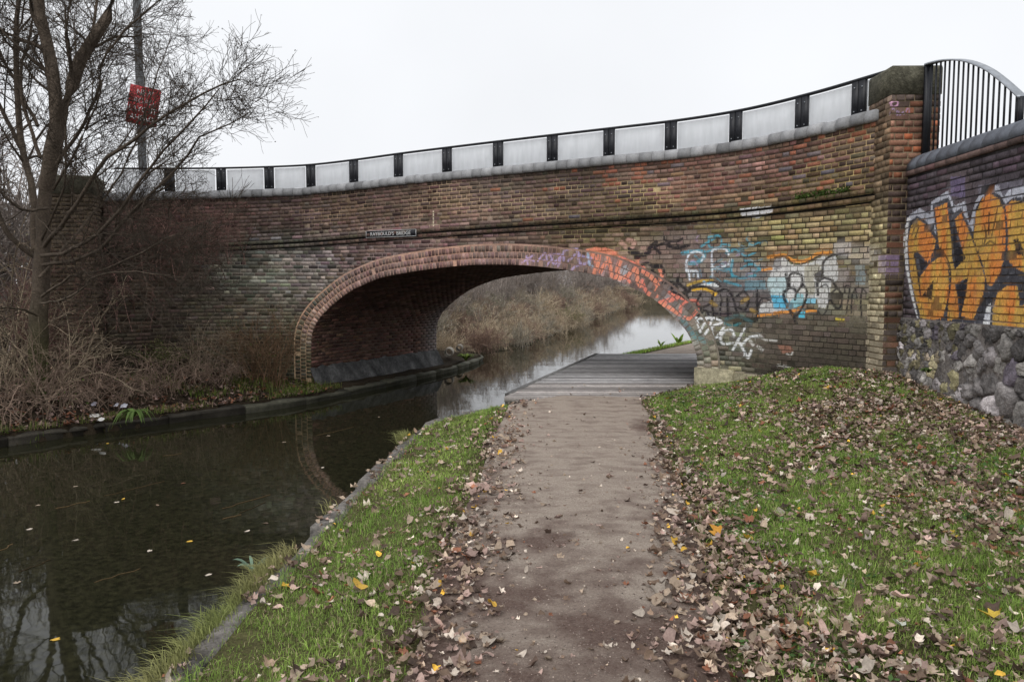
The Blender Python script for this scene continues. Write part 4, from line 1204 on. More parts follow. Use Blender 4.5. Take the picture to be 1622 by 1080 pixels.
# half-round blue brick coping
ZC = Z_BR + 0.094
th = np.linspace(0, math.pi, 9)
HR = [(-0.19 + 0.215 * math.cos(t), 0.20 * math.sin(t)) for t in th]
q = 0.0
while q < 9.4:
    b = q + 0.225
    coping_block(RW, q + 0.003, b - 0.003, lambda _q: ZC, HR, "coping_brick", np.array([0.13, 0.14, 0.165]) * math.exp(rng.normal(0, 0.16)), wall, M_COPING)
    q = b

# rubble base: cells of an uneven packing, each a stone of its own
def clip_poly(poly, mid, nrm):
    out = []
    n = len(poly)
    for i in range(n):
        a, b = poly[i], poly[(i + 1) % n]
        da, db = (a - mid) @ nrm, (b - mid) @ nrm
        if da <= 0: out.append(a)
        if da * db < 0: out.append(a + (b - a) * da / (da - db))
    return out
seeds = []
tries = 0
while len(seeds) < 330 and tries < 40000:
    tries += 1
    p = np.array([rng.uniform(-0.1, 7.5), rng.uniform(-0.25, Z_RUB + 0.03)])
    r = np.interp(p[0], [0, 1.0, 2.0, 4], [0.075, 0.11, 0.19, 0.22]) * (1.2 if p[1] < 0.75 else 0.85) * rng.uniform(0.5, 1.4)
    if all((p[0] - s_[0]) ** 2 + (p[1] - s_[1]) ** 2 > (0.5 * (r + s_[2])) ** 2 * 1.5 for s_ in seeds):
        seeds.append((p[0], p[1], r))
S2 = np.array(seeds)
stones = []
for i, (sx, sz, r) in enumerate(seeds):
    c = np.array([sx, sz])
    poly = [c + r * 1.5 * np.array([math.cos(t), math.sin(t)]) for t in np.linspace(0, 2 * math.pi, 12, endpoint=False)]
    d = np.hypot(S2[:, 0] - sx, S2[:, 1] - sz)
    for j in np.argsort(d)[1:14]:
        o = S2[j, :2]
        wt = 0.5 + 0.25 * (r - S2[j, 2]) / (r + S2[j, 2])
        n = (o - c); L = np.linalg.norm(n); n = n / L
        poly = clip_poly(poly, c + n * L * wt, n)
        if len(poly) < 3: break
    if len(poly) < 3: continue
    P = np.array(poly)
    P[:, 1] = np.minimum(P[:, 1], Z_RUB + 0.02); P[:, 0] = np.maximum(P[:, 0], 0.0)
    g = P.mean(0)
    # resample outline to 12 points, rounded
    e = np.vstack([P, P[:1]]); L = np.concatenate([[0], np.cumsum(np.linalg.norm(np.diff(e, axis=0), axis=1))])
    if L[-1] < 0.15: continue
    K = 14
    tt = np.linspace(0, L[-1], K, endpoint=False)
    O = np.stack([np.interp(tt, L, e[:, 0]), np.interp(tt, L, e[:, 1])], 1)
    O = 0.86 * O + 0.07 * np.roll(O, 1, 0) + 0.07 * np.roll(O, -1, 0) + rng.normal(0, 0.006, O.shape)
    out = rng.uniform(0.015, 0.065) * (0.6 if sx < 1.2 else 1.0) + (0.035 if sz < 0.6 and sx > 1.5 else 0)
    tilt = rng.normal(0, 0.16, 2)
    rows = []
    for sc_, dd in ((1.02, -0.10), (0.985, 0.004 + 0.35 * out), (0.86, 0.85 * out), (0.5, out)):
        Q = g + (O - g) * sc_
        dep = dd + ((Q - g) @ tilt) * (0.3 if dd < 0 else 0.8) + rng.normal(0, 0.012 if dd > 0 else 0.0, K)
        rows.append(RW.pt(Q[:, 0], Q[:, 1], dep))
    V = np.vstack(rows + [RW.pt(np.array([g[0]]), g[1], out + rng.normal(0, .01))])
    ix = np.arange(4 * K).reshape(4, K)
    F4 = np.concatenate([np.stack([ix[a], np.roll(ix[a], -1), np.roll(ix[a + 1], -1), ix[a + 1]], -1) for a in range(3)])
    F3 = np.stack([ix[3], np.roll(ix[3], -1), np.full(K, 4 * K)], -1)
    k = rng.random()
    tone = np.array([76, 73, 72]) if k < 0.6 else (np.array([94, 91, 88]) if k < 0.86 else np.array([116, 111, 111]))
    if sz > 0.85: tone = tone * 0.82
    if rng.random() < 0.12: tone = tone * np.array([0.99, 0.96, 1.06])
    if sx < 1.3 and rng.random() < 0.4: tone = tone * np.array([1.08, 1.06, 0.85])
    col = 1.6 * lin(tone) / VERT_K * math.exp(rng.normal(0, 0.2))
    mesh_obj("rubble_stone", V, [F4, F3], M_STONE, wall, col, False, V.mean(0))
rbk = RW.pt(np.tile(np.linspace(0, 12.3, 50), 5), np.repeat(np.linspace(-0.3, Z_RUB + 0.04, 5), 50), 0.018)
g = np.arange(250).reshape(5, 50)
mesh_obj("rubble_mortar", rbk, np.stack([g[:-1, :-1], g[:-1, 1:], g[1:, 1:], g[1:, :-1]], -1).reshape(-1, 4), M_STONE, wall, np.tile(lin((92, 87, 84)) / VERT_K, (250, 1)))
for o in wall.children: o.matrix_parent_inverse = Matrix.Translation((-wall.location[0], -wall.location[1], -wall.location[2]))

# ------------------------------------------------------------------ railing with a curved top on that wall
def rail_pt(px, py):
    """pixel -> (distance along wall, z) in the plane of the railing, 0.19 m behind the wall face"""
    return RW.hit(px, py, -0.19)
top_px = [(1456, 106), (1470, 101), (1490, 95.5), (1510, 93.5), (1530, 95), (1550, 101), (1570, 111), (1590, 126), (1606, 140), (1619, 152)]
tp = np.array([rail_pt(*p) for p in top_px])
rl = empty("wall_railing", (RW.pt(np.array([tp[0, 0]]), ZC + 0.19, -0.19)[0]), "black upright-bar railing with a curved pale top rail on the wall coping", "railing")
def rail_top(q): return float(np.interp(q, tp[:, 0], tp[:, 1]))
tc_ = catmull(tp, 6)
V = []
for q, z in tc_:
    for d, h in ((-0.235, -0.02), (-0.145, -0.02), (-0.145, 0.0), (-0.235, 0.0)):
        V.append(RW.pt(np.array([q]), z + h, d)[0])
g = np.arange(len(V)).reshape(-1, 4)
mesh_obj("top_rail", V, np.concatenate([np.stack([g[:-1, i], g[1:, i], g[1:, (i + 1) % 4], g[:-1, (i + 1) % 4]], -1) for i in range(4)] + [g[:1], g[-1:, ::-1]]), M_GALV, rl)
zb = ZC + 0.17
def bar(q, w, dpt, name, mat):
    p = RW.pt(np.array([q]), 0.0, -0.19)[0]
    zt = rail_top(q) - 0.012
    a = Acc(); a.box((p[0], p[1], (zb + zt) / 2), (dpt, w, zt - zb), math.radians(-4))
    return a.obj(name, mat, rl)
bar(tp[0, 0] + 0.01, 0.05, 0.07, "end_post", M_BLACK)
bar(tp[-1, 0] - 0.01, 0.04, 0.04, "end_post", M_BLACK)
qb = tp[0, 0] + 0.11
while qb < tp[-1, 0] - 0.05:
    bar(qb, 0.016, 0.016, "baluster", M_BLACK)
    qb += 0.098
for o in rl.children: o.matrix_parent_inverse = Matrix.Translation(-rl.location)

# ------------------------------------------------------------------ canal edging, kerb and timber deck
def follow(pts, step):
    P = catmull(pts, 10); L = np.concatenate([[0], np.cumsum(np.linalg.norm(np.diff(P, axis=0), axis=1))])
    return Path(P)
edge_line = Path(catmull([(-2.35, -6), (-1.95, -2), (-1.72, 0.4), (-1.47, 3.2), (-1.30, 6.2), (-1.10, 8.9), (-0.85, 10.0), (-0.36, 10.52), (-0.10, 10.72)], 12))
edging = empty("canal_edging", (-1.4, 4.5, -0.15), "worn grey edging stones between the near grass and the water", "edging")
q = 0.0
while q < edge_line.L - 0.3:
    w = rng.uniform(0.30, 0.85)
    a, b = q + 0.012, q + w - 0.012
    dz = rng.normal(-0.012, 0.018)
    sk = rng.normal(0, 0.012)
    V = []
    # outer (water) side is to the left of travel: negative normal
    for qq in (a, b):
        for d, z in ((0.055, -0.165), (-0.01, -0.135), (-0.085, -0.145), (-0.11, -0.18), (-0.115, -1.2), (0.055, -1.2)):
            V.append(edge_line.pt(np.array([qq]), z + dz + rng.normal(0, 0.007), d + sk + rng.normal(0, 0.008))[0])
    n = 6
    F4 = np.array([[i, i + 1, n + i + 1, n + i] for i in range(n - 1)] + [[n - 1, 0, n, 2 * n - 1]])
    mesh_obj("edging_stone", V, [F4, np.array([list(range(n))[::-1], list(range(n, 2 * n))])], M_STONE, edging, np.array([0.19, 0.175, 0.16]) * math.exp(rng.normal(0, 0.15)), False)
    q += w
for o in edging.children: o.matrix_parent_inverse = Matrix.Translation(-edging.location)

kerb_line = Path(catmull([tuple(p) for p in LB[1:10]] , 14))
kerb = empty("canal_kerb", (-4.0, 14.6, -0.6), "mossy concrete kerb along the water under the far bank and through the arch", "kerb")
q = 0.0
while q < kerb_line.L - 0.2:
    w = 1.35 if rng.random() < 0.7 else 1.0
    a, b = q + 0.01, min(q + w, kerb_line.L) - 0.012
    qs = np.linspace(a, b, 4)
    V = []
    pr = ((-0.30, -0.55), (-0.02, -0.57), (0.03, -0.585), (0.035, -0.62), (0.02, -0.64), (0.02, -1.3), (-0.30, -1.3))
    dz = rng.normal(0, 0.008)
    for qq in qs:
        for d, z in pr: V.append(kerb_line.pt(np.array([qq]), z + dz + rng.normal(0, .008), d + rng.normal(0, .01))[0])
    n = len(pr); g = np.arange(len(V)).reshape(-1, n)
    F4 = np.concatenate([np.stack([g[:-1, i], g[1:, i], g[1:, (i + 1) % n], g[:-1, (i + 1) % n]], -1) for i in range(n)])
    pb_ = kerb_line.at(q)
    tone = np.array([0.085, 0.082, 0.060]) if pb_[1] > 13.5 else np.array([0.050, 0.044, 0.035])
    mesh_obj("kerb_block", V, [F4, g[:1], g[-1:, ::-1]], M_CONCRETE, kerb, tone * math.exp(rng.normal(0, 0.15)), False)
    q += w
for o in kerb.children: o.matrix_parent_inverse = Matrix.Translation(-kerb.location)

deck = empty("timber_deck", (1.5, 14.0, 0.0), "grey weathered plank deck carrying the towpath under the arch", "deck")
def deck_l(y): return np.interp(y, [10.67, 17.45], [-0.16, 1.95])
def deck_r(y): return np.interp(y, [10.67, 12.25, 17.45], [1.84, 3.02, 6.0])
y = 10.67
k = 0
while y < 17.45:
    w = 0.192
    y1 = min(y + w - 0.014, 17.45)
    dz = rng.normal(0, 0.004)
    V = []
    for yy, zz_ in ((y, -0.05), (y1, -0.05), (y1, 0.026 + dz), (y, 0.026 + dz)):
        V += [(deck_l(yy) + 0.05, yy, zz_), (deck_r(yy), yy, zz_)]
    V = np.array(V)
    F = np.array([[6, 7, 5, 4], [0, 1, 7, 6], [4, 5, 3, 2], [0, 6, 4, 2], [1, 3, 5, 7], [0, 2, 3, 1]])
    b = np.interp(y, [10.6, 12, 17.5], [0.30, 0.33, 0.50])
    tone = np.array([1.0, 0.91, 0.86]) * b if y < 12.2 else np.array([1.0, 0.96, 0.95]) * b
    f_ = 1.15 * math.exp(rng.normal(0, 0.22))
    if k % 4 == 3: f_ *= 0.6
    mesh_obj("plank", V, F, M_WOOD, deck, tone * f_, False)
    y += w; k += 1
a = Acc()
V = []
for yy in (10.95, 14, 17.44):
    for dx, z in ((-0.03, 0.034), (0.05, 0.034), (0.05, -0.9), (-0.03, -0.9)): V.append((deck_l(yy) + dx, yy, z))
g = np.arange(12).reshape(3, 4)
a.add(np.array(V), np.concatenate([np.stack([g[:-1, i], g[:-1, (i + 1) % 4], g[1:, (i + 1) % 4], g[1:, i]], -1) for i in range(4)] + [g[:1], g[-1:, ::-1]]), (0.27, 0.265, 0.26))
a.obj("edge_beam", M_WOOD, deck)
for o in deck.children: o.matrix_parent_inverse = Matrix.Translation(-deck.location)
# ------------------------------------------------------------------ branching
def spawn(P, R, count, length, ang, n, trop, ratio, tmin=0.25, noise=0.16, fall=0.5):
    T, m, _ = P.shape
    idx = np.repeat(np.arange(T), count)
    t = rng.uniform(tmin, 1.0, len(idx))
    f = t * (m - 1); i0 = np.minimum(f.astype(int), m - 2); fr = (f - i0)[:, None]
    pos = P[idx, i0] * (1 - fr) + P[idx, i0 + 1] * fr
    tg = P[idx, i0 + 1] - P[idx, i0]; tg /= np.linalg.norm(tg, axis=1, keepdims=True) + 1e-9
    pr = R[idx, i0] * (1 - fr[:, 0]) + R[idx, i0 + 1] * fr[:, 0]
    rnd = rng.normal(size=(len(idx), 3)); perp = rnd - tg * (rnd * tg).sum(1, keepdims=True); perp /= np.linalg.norm(perp, axis=1, keepdims=True) + 1e-9
    a = np.radians(rng.uniform(*ang, len(idx)))[:, None]
    d = np.cos(a) * tg + np.sin(a) * perp
    L = rng.uniform(*length, len(idx)) * (1 - fall * t)
    out = np.zeros((len(idx), n, 3)); out[:, 0] = pos
    for k in range(1, n):
        d = d + rng.normal(0, noise, d.shape) + np.array([0, 0, trop]) / n
        d /= np.linalg.norm(d, axis=1, keepdims=True)
        out[:, k] = out[:, k - 1] + d * (L / (n - 1))[:, None]
    r0 = np.minimum(pr * ratio, L * 0.03 + 0.002)
    return out, r0[:, None] * np.linspace(1, 0.35, n)[None]

def resample(pts, n):
    P = catmull(pts, 8); L = np.concatenate([[0], np.cumsum(np.linalg.norm(np.diff(P, axis=0), axis=1))])
    q = np.linspace(0, L[-1], n)
    return np.stack([np.interp(q, L, P[:, i]) for i in range(3)], 1)

def flakes(ctr, size, cols, up=0.0):
    """small leaf faces (quads bent along the middle) at points ctr"""
    n = len(ctr)
    a = rng.normal(size=(n, 3)); a[:, 2] *= (1 - up); a /= np.linalg.norm(a, axis=1, keepdims=True)
    b = rng.normal(size=(n, 3)); b -= a * (a * b).sum(1, keepdims=True); b /= np.linalg.norm(b, axis=1, keepdims=True)
    s_ = np.asarray(size).reshape(-1, 1) if np.ndim(size) else size
    V = np.stack([ctr - a * s_, ctr + b * s_ * 0.5, ctr + a * s_, ctr - b * s_ * 0.5], 1).reshape(-1, 3)
    F = np.arange(4 * n).reshape(n, 4)
    C = np.repeat(cols, 4, 0)
    return V, F, C

# ------------------------------------------------------------------ the big bare tree on the far bank
TY = 12.6
TRK = 0.62
def tp3(x, y, dy=0.0): return tuple(at_y(x, y, TY + dy))
tree = empty("bare_tree", (at_y(62, 640, TY)[0], TY, -0.1), "tall leafless twin-stemmed tree with mossy trunk left of the bridge", "tree")
BARK = np.array([0.125, 0.098, 0.075])
MOSS = np.array([0.085, 0.085, 0.038])
def limb_obj(pts, r0, r1, k, name, col=BARK, parent=tree, n=16):
    P = resample(pts, n)
    P[1:-1] += rng.normal(0, 0.012, (n - 2, 3))
    r0, r1 = r0 * TRK, r1 * TRK
    R = np.linspace(0, 1, n); R = r0 * (1 - R) ** 0.8 + r1 * (1 - (1 - R) ** 0.8)
    V, F = tubes(P[None], R[None], k)
    c = np.tile(col, (len(V), 1))
    low = smooth((1.6 - V[:, 2]) / 1.6)[:, None]
    c = c * (1 - low) + MOSS * low
    V = V + rng.normal(0, r0 * 0.03, V.shape)
    mesh_obj(name, V, F, M_BARK, parent, c, True)
    return P, R
limbs = []
limbs.append(limb_obj([tp3(60, 650), tp3(62, 520), tp3(66, 400), tp3(72, 290), tp3(80, 235), tp3(86, 190)], 0.27, 0.10, 12, "trunk", BARK * 0.9))
limbs.append(limb_obj([tp3(76, 285), tp3(88, 185, .05), tp3(82, 105, .1), tp3(70, 40, .1), tp3(60, -10), tp3(64, -120), tp3(80, -240, .3), tp3(84, -380, .3)], 0.19, 0.05, 9, "limb"))
limbs.append(limb_obj([tp3(72, 300), tp3(96, 190, -.1), tp3(122, 110, -.2), tp3(140, 72, -.3), tp3(164, 40, -.3), tp3(178, 0, -.4), tp3(196, -90, -.5), tp3(205, -200, -.5), tp3(230, -330, -.4)], 0.19, 0.05, 9, "limb"))
limbs.append(limb_obj([tp3(56, 400, .2), tp3(50, 300, .3), tp3(36, 240, .4), tp3(28, 150, .5), tp3(26, 60, .5), tp3(30, -40, .6), tp3(10, -160, .6)], 0.10, 0.035, 8, "limb"))
more = [
    ([(64, 250, 0), (44, 190, .2), (32, 130, .3), (52, 40, .4), (70, -40, .6)], .055),
    ([(90, 260, -.2), (130, 200, -.5), (158, 140, -.7), (168, 90, -.8), (220, 28, -1), (270, -10, -1.1)], .05),
    ([(84, 300, -.2), (120, 240, -.6), (160, 150, -.6), (156, 110, -.6), (180, 60, -.7)], .04),
    ([(70, 390, -.3), (110, 340, -.8), (150, 270, -1.1), (200, 228, -1.3), (250, 190, -1.5), (300, 160, -1.6), (345, 136, -1.7), (380, 126, -1.8)], .06),
    ([(66, 405, -.2), (130, 388, -.8), (190, 330, -1.2), (228, 280, -1.5), (270, 228, -1.7), (318, 176, -1.9), (348, 140, -2.0)], .055),
    ([(68, 420, -.2), (150, 400, -.6), (215, 330, -.9), (275, 270, -1.0), (320, 215, -1.0), (365, 196, -1.1), (396, 178, -1.2)], .05),
    ([(60, 410, .2), (20, 380, .0), (-20, 300, -.1), (-50, 180, -.2), (-70, 40, -.2)], .08),
    ([(66, 470, -.4), (110, 440, -1.0), (170, 425, -1.4), (240, 390, -1.8), (300, 360, -2.0), (340, 345, -2.1)], .035),
    ([(60, 500, -.5), (20, 488, -1.0), (-40, 494, -1.4), (-90, 470, -1.6)], .035),
    ([(64, 480, -.5), (110, 470, -1.2), (150, 440, -1.6), (215, 430, -1.9), (290, 440, -2.0)], .03),
    ([(36, 240, .4), (0, 170, .5), (-30, 90, .7), (-40, -20, .8)], .06),
    ([(60, 200, .3), (20, 120, .5), (-10, 60, .6), (-20, -60, .8)], .05),
    ([(80, 220, .1), (110, 130, .5), (105, 40, .8), (130, -60, 1.0)], .045),
    ([(130, 85, -.3), (150, 40, -.1), (152, -20, .1), (140, -120, .3)], .045),
    ([(60, -10, 0), (20, -100, .2), (-40, -190, .2), (-60, -300, .3)], .05),
    ([(190, -60, -.5), (260, -120, -.7), (300, -220, -.8), (320, -320, -.8)], .05),
    ([(75, 330, -.2), (30, 330, -.8), (-30, 280, -1.2), (-80, 240, -1.4)], .04),
    ([(66, 380, -.2), (100, 300, -.9), (104, 200, -1.3), (120, 100, -1.6), (118, 20, -1.8)], .035),
    ([(62, 440, -.2), (130, 360, .5), (200, 260, .9), (240, 150, 1.2), (270, 60, 1.4)], .04)]
for pts, r in more:
    limbs.append(limb_obj([tp3(*p) for p in pts], r, r * 0.22, 6, "limb", BARK * rng.uniform(0.75, 1.0)))
LP = np.stack([p for p, r in limbs[1:]]); LR = np.stack([r for p, r in limbs[1:]])
P1, R1 = spawn(LP, LR, 20, (0.7, 2.0), (25, 60), 8, 0.35, 0.45, 0.2)
P2, R2 = spawn(P1, R1, 9, (0.35, 0.95), (25, 60), 6, 0.25, 0.55, 0.2)
P3, R3 = spawn(P2, R2, 5, (0.14, 0.45), (25, 65), 4, 0.15, 0.6, 0.15)
tw = Acc()
for P, R, k, c in ((P1, R1, 4, BARK * 0.75), (P2, np.maximum(R2, .0035), 3, BARK * 0.62), (P3, np.maximum(R3, .0024), 3, BARK * 0.55)):
    V, F = tubes(P, R, k); tw.add(V, F, c)
# alder catkins and cones: dark specks at the twig ends
sel = rng.random(len(P3)) < 0.22
V, F, C = flakes(P3[sel][:, -1] + rng.normal(0, .01, (sel.sum(), 3)), 0.016, np.tile(BARK * 0.4, (sel.sum(), 1)))
tw.add(V, F, C)
tag(tw.obj("crown_twigs", M_BARK, tree), kind="stuff")
for o in tree.children: o.matrix_parent_inverse = Matrix.Translation(-tree.location)

# ------------------------------------------------------------------ shrub prototypes (shared meshes)
def shrub_mesh(name, stems, height, spread, col, leaf=None, n1=6, n2=4, arch=-0.25, thick=0.008, thin=0.003):
    base = np.zeros((stems, 10, 3))
    az = rng.uniform(0, 2 * math.pi, stems); lean = rng.uniform(0.05, 0.75, stems)
    d = np.stack([np.cos(az) * lean, np.sin(az) * lean, np.ones(stems)], 1); d /= np.linalg.norm(d, axis=1, keepdims=True)
    base[:, 0] = np.stack([rng.normal(0, spread * 0.25, stems), rng.normal(0, spread * 0.25, stems), np.full(stems, -0.05)], 1)
    L = height * rng.uniform(0.6, 1.15, stems)
    for k in range(1, 10):
        d = d + rng.normal(0, 0.09, d.shape) + np.array([0, 0, arch]) * (k / 10) * 0.6
        d /= np.linalg.norm(d, axis=1, keepdims=True)
        base[:, k] = base[:, k - 1] + d * (L / 9)[:, None]
    R0 = np.linspace(1, 0.3, 10)[None] * rng.uniform(0.6, 1.3, (stems, 1)) * thick
    A, RA = spawn(base, R0, n1, (0.25 * height, 0.6 * height), (20, 55), 6, 0.1, 0.6, 0.25)
    B, RB_ = spawn(A, RA, n2, (0.10 * height, 0.28 * height), (25, 60), 4, 0.05, 0.7, 0.2)
    acc = Acc()
    for P, R, k in ((base, R0, 4), (A, np.maximum(RA, thin), 3), (B, np.maximum(RB_, thin * 0.7), 3)):
        V, F = tubes(P, R, k)
        cc = np.repeat(np.exp(rng.normal(0, 0.25, (len(P), 1))), P.shape[1] * k, 0) * col
        acc.add(V, F, cc)
    if leaf is not None:
        cols, size, cnt = leaf
        pts = np.concatenate([A.reshape(-1, 3), B.reshape(-1, 3)])
        pts = pts[rng.integers(0, len(pts), cnt)] + rng.normal(0, 0.03 * height, (cnt, 3))
        cs = np.asarray(cols)[rng.integers(0, len(cols), cnt)] * np.exp(rng.normal(0, 0.3, (cnt, 1)))
        V, F, C = flakes(pts, rng.uniform(0.6, 1.3, cnt) * size, cs); acc.add(V, F, C)
    me = make_mesh(name, np.vstack(acc.v), [np.vstack(f) for f in acc.f.values()], np.vstack(acc.c))
    me.materials.append(M_BARK)
    return me
STRAW = np.array([0.50, 0.40, 0.26]); GREYB = np.array([0.31, 0.265, 0.235])
dead = [(0.30, 0.21, 0.15), (0.42, 0.34, 0.24), (0.21, 0.145, 0.11), (0.25, 0.23, 0.14)]
green = [(0.06, 0.10, 0.02), (0.13, 0.18, 0.045), (0.07, 0.10, 0.03)]
SH = {
    "bramble": shrub_mesh("bramble_mesh", 26, 1.5, 1.3, np.array([0.27, 0.195, 0.15]), ([dead[0], dead[2], green[0]], 0.02, 260), 5, 3, -0.9, 0.011, 0.0045),
    "redhaze": shrub_mesh("red_twig_mesh", 40, 1.5, 1.6, np.array([0.23, 0.135, 0.115]), None, 7, 5, -0.3, 0.008, 0.0030),
    "thicket": shrub_mesh("thicket_mesh", 24, 1.9, 1.2, np.array([0.30, 0.24, 0.17]), (dead, 0.018, 160), 5, 3, -0.45, 0.012, 0.0045),
    "whip": shrub_mesh("whip_mesh", 30, 1.5, 0.5, np.array([0.20, 0.125, 0.075]), ([green[0], dead[0], dead[2]], 0.02, 200), 4, 3, -0.1, 0.009, 0.0035),
    "willow": shrub_mesh("willow_mesh", 30, 4.6, 1.8, GREYB, (dead[:2] + [(0.36, 0.31, 0.20)], 0.03, 500), 8, 5, 0.05, 0.045, 0.012),
    "sedge": shrub_mesh("sedge_mesh", 80, 1.7, 1.8, np.array([0.52, 0.42, 0.30]), (dead + [STRAW, (0.16, 0.17, 0.08)], 0.03, 900), 5, 3, -0.5, 0.014, 0.008),
    "russet": shrub_mesh("russet_mesh", 80, 1.7, 1.8, np.array([0.30, 0.205, 0.16]), ([dead[0], dead[2], (0.30, 0.16, 0.10)], 0.03, 900), 5, 3, -0.6, 0.014, 0.008),
    "greysedge": shrub_mesh("grey_sedge_mesh", 70, 1.7, 1.8, np.array([0.36, 0.32, 0.26]), (dead[1:] + [(0.17, 0.19, 0.08), (0.30, 0.32, 0.16)], 0.03, 900), 5, 3, -0.3, 0.014, 0.008),
    "leafy": shrub_mesh("leafy_mesh", 22, 1.4, 1.2, np.array([0.14, 0.12, 0.07]), (green + [(0.22, 0.24, 0.08), (0.28, 0.24, 0.12)], 0.035, 1300), 6, 4, -0.5, 0.009, 0.004),
}
def shrub(kind, name, x, y, rz, sc_, label, cat, group=None, z=None, sz=None):
    o = bpy.data.objects.new(name, SH[kind])
    o.location = (x, y, float(ground_z(x, y)) - 0.02 if z is None else z)
    o.rotation_euler = (0, 0, rz); o.scale = (sc_, sc_, sz or sc_)
    return tag(link(o), label, cat, group)

near = [  # kind, pixel x, depth, scale, label
    ("bramble", 20, 11.3, 1.0, "dense red-brown bramble at the water's edge on the far left"),
    ("thicket", 60, 12.2, 1.0, "bare grey-brown thicket round the foot of the big tree"),
    ("bramble", 110, 12.6, .8, "tangled bramble just right of the big tree's foot"),
    ("bramble", 190, 12.75, .7, "arching bramble above the leafy green plant on the far bank"),
    ("bramble", 275, 13.75, .75, "low bramble trailing toward the kerb left of the arch"),
    ("thicket", 320, 15.1, .62, "thin bare bush against the brick wall left of the arch"),
    ("bramble", 350, 14.7, .5, "small low bramble beside the white litter bag"),
    ("whip", 432, 15.1, 1.0, "upright brown-stemmed shrub at the left foot of the arch"),
    ("whip", 402, 15.3, .9, "loose whippy shrub just left of the upright one by the arch"),
    ("thicket", 5, 13.6, 1.3, "tall bare bush behind the big tree at the left edge"),
    ("willow", -40, 15.0, .9, "high leafless sapling clump cut by the left edge"),
    ("leafy", 255, 14.9, .45, "dark green leafy bush against the wall left of the arch"),
    ("willow", 90, 17.5, .75, "leafless saplings behind the left end pier"),
    ("willow", 20, 19.0, .85, "leafless saplings on the bank beyond the big tree"),
    ("redhaze", 165, 14.6, 1.1, "red-brown bramble climbing the wall under the left end pier"),
    ("redhaze", 262, 14.75, 1.0, "red-brown bramble hanging over the left part of the parapet"),
    ("redhaze", 330, 14.95, 0.75, "red twiggy shrub growing high on the wall below the third parapet panel"),
    ("redhaze", 60, 14.2, 1.3, "tall red-brown bramble between the big tree and the pier"),
]
for i, (kd, px, y, s_, lab) in enumerate(near):
    x = at_y(px, 600, y)[0]
    nm = {"bramble": "bramble_bush", "redhaze": "red_twig_shrub", "thicket": "bare_bush", "whip": "stemmed_shrub", "leafy": "leafy_bush", "willow": "bare_sapling"}[kd]
    z = None
    if "climbing" in lab: z = 0.8
    if "hanging over" in lab: z = 1.75
    if "high on the wall" in lab: z = 2.05
    shrub(kd, nm, x, y, rng.uniform(0, 6.28), s_, lab, "bush", "bushes on the far bank left of the arch", z)

# far bank seen through the arch
ORD = "first second third fourth fifth sixth seventh eighth ninth tenth eleventh twelfth thirteenth fourteenth fifteenth sixteenth seventeenth eighteenth nineteenth twentieth".split()
ysf = [24.4, 25.6, 26.8, 28, 29.2, 30.5, 32, 34, 36, 38.5, 41, 44, 48, 52, 57, 62, 68, 76, 84]
nb_ = 0
for i, y in enumerate(ysf):
    lb = float(left_bank(y)); o_ = ORD[i]
    sc_ = np.interp(y, [24, 40, 84], [0.62, 0.75, 1.2])
    wsc = np.interp(y, [24, 40, 60, 84], [0.46, 0.52, 0.66, 0.8])
    shrub(("sedge", "russet", "sedge", "greysedge")[i % 4], "dead_sedge_clump", lb - 0.1 - rng.uniform(0, .6), y, rng.uniform(0, 6.28), sc_ * rng.uniform(.7, 1.0), o_ + " dead sedge clump along the water's edge, counted from the arch", "sedge", "sedge along the far bank")
    shrub(("russet", "greysedge", "sedge")[i % 3], "dead_sedge_clump", lb - 2.0 - rng.uniform(0, .8), y + .5, rng.uniform(0, 6.28), sc_ * rng.uniform(.9, 1.25), o_ + " sedge clump of the row behind the water's edge, counted from the arch", "sedge", "sedge along the far bank")
    if i % 2 == 0:
        shrub("leafy" if i in (0, 4, 8) else "thicket", "bank_bush", lb - 3.2, y + .3, rng.uniform(0, 6.28), sc_ * 1.1, ORD[nb_] + (" half-green" if i in (0, 4, 8) else " bare") + " bush rising from the sedge, counted from the arch", "bush", "bushes beyond the arch"); nb_ += 1
    shrub("willow", "willow_sapling", lb - 3.0 - rng.uniform(0, 2), y + rng.uniform(-.5, .5), rng.uniform(0, 6.28), wsc * rng.uniform(.8, 1.1), o_ + " grey-brown willow behind the sedge, counted from the arch", "willow", "willows beyond the arch")
    shrub("willow", "willow_sapling", lb - 6.5 - rng.uniform(0, 2), y + rng.uniform(-.5, 1.5), rng.uniform(0, 6.28), wsc * rng.uniform(1.0, 1.25), o_ + " willow of the back row beyond the sedge, counted from the arch", "willow", "willows beyond the arch")
shrub("leafy", "leafy_bush", float(left_bank(41)) - 0.3, 41, 1.0, 0.8, "yellow-green leafy bush hanging over the water beyond the arch", "bush")
for i, x in enumerate(np.linspace(9, 34, 11)):
    shrub("sedge", "reed_clump", x, 99 + 2 * math.sin(i) + (3 if x > 15 else 0), i, 1.5, ORD[i] + " clump of low pale reeds from the left on the distant bank", "reeds", "reeds on the distant bank", z=-0.5, sz=1.25)
for i, x in enumerate(np.linspace(6, 46, 12)):
    shrub("willow", "distant_willow", x, 112 + 6 * math.cos(i * 2.1), i * 1.3, 1.5, ORD[i] + " low bare willow from the left on the distant bank", "willow", "willows on the distant bank", z=-0.3, sz=np.interp(x, [6, 12, 20, 46], [1.6, 1.3, 0.6, 0.9]))

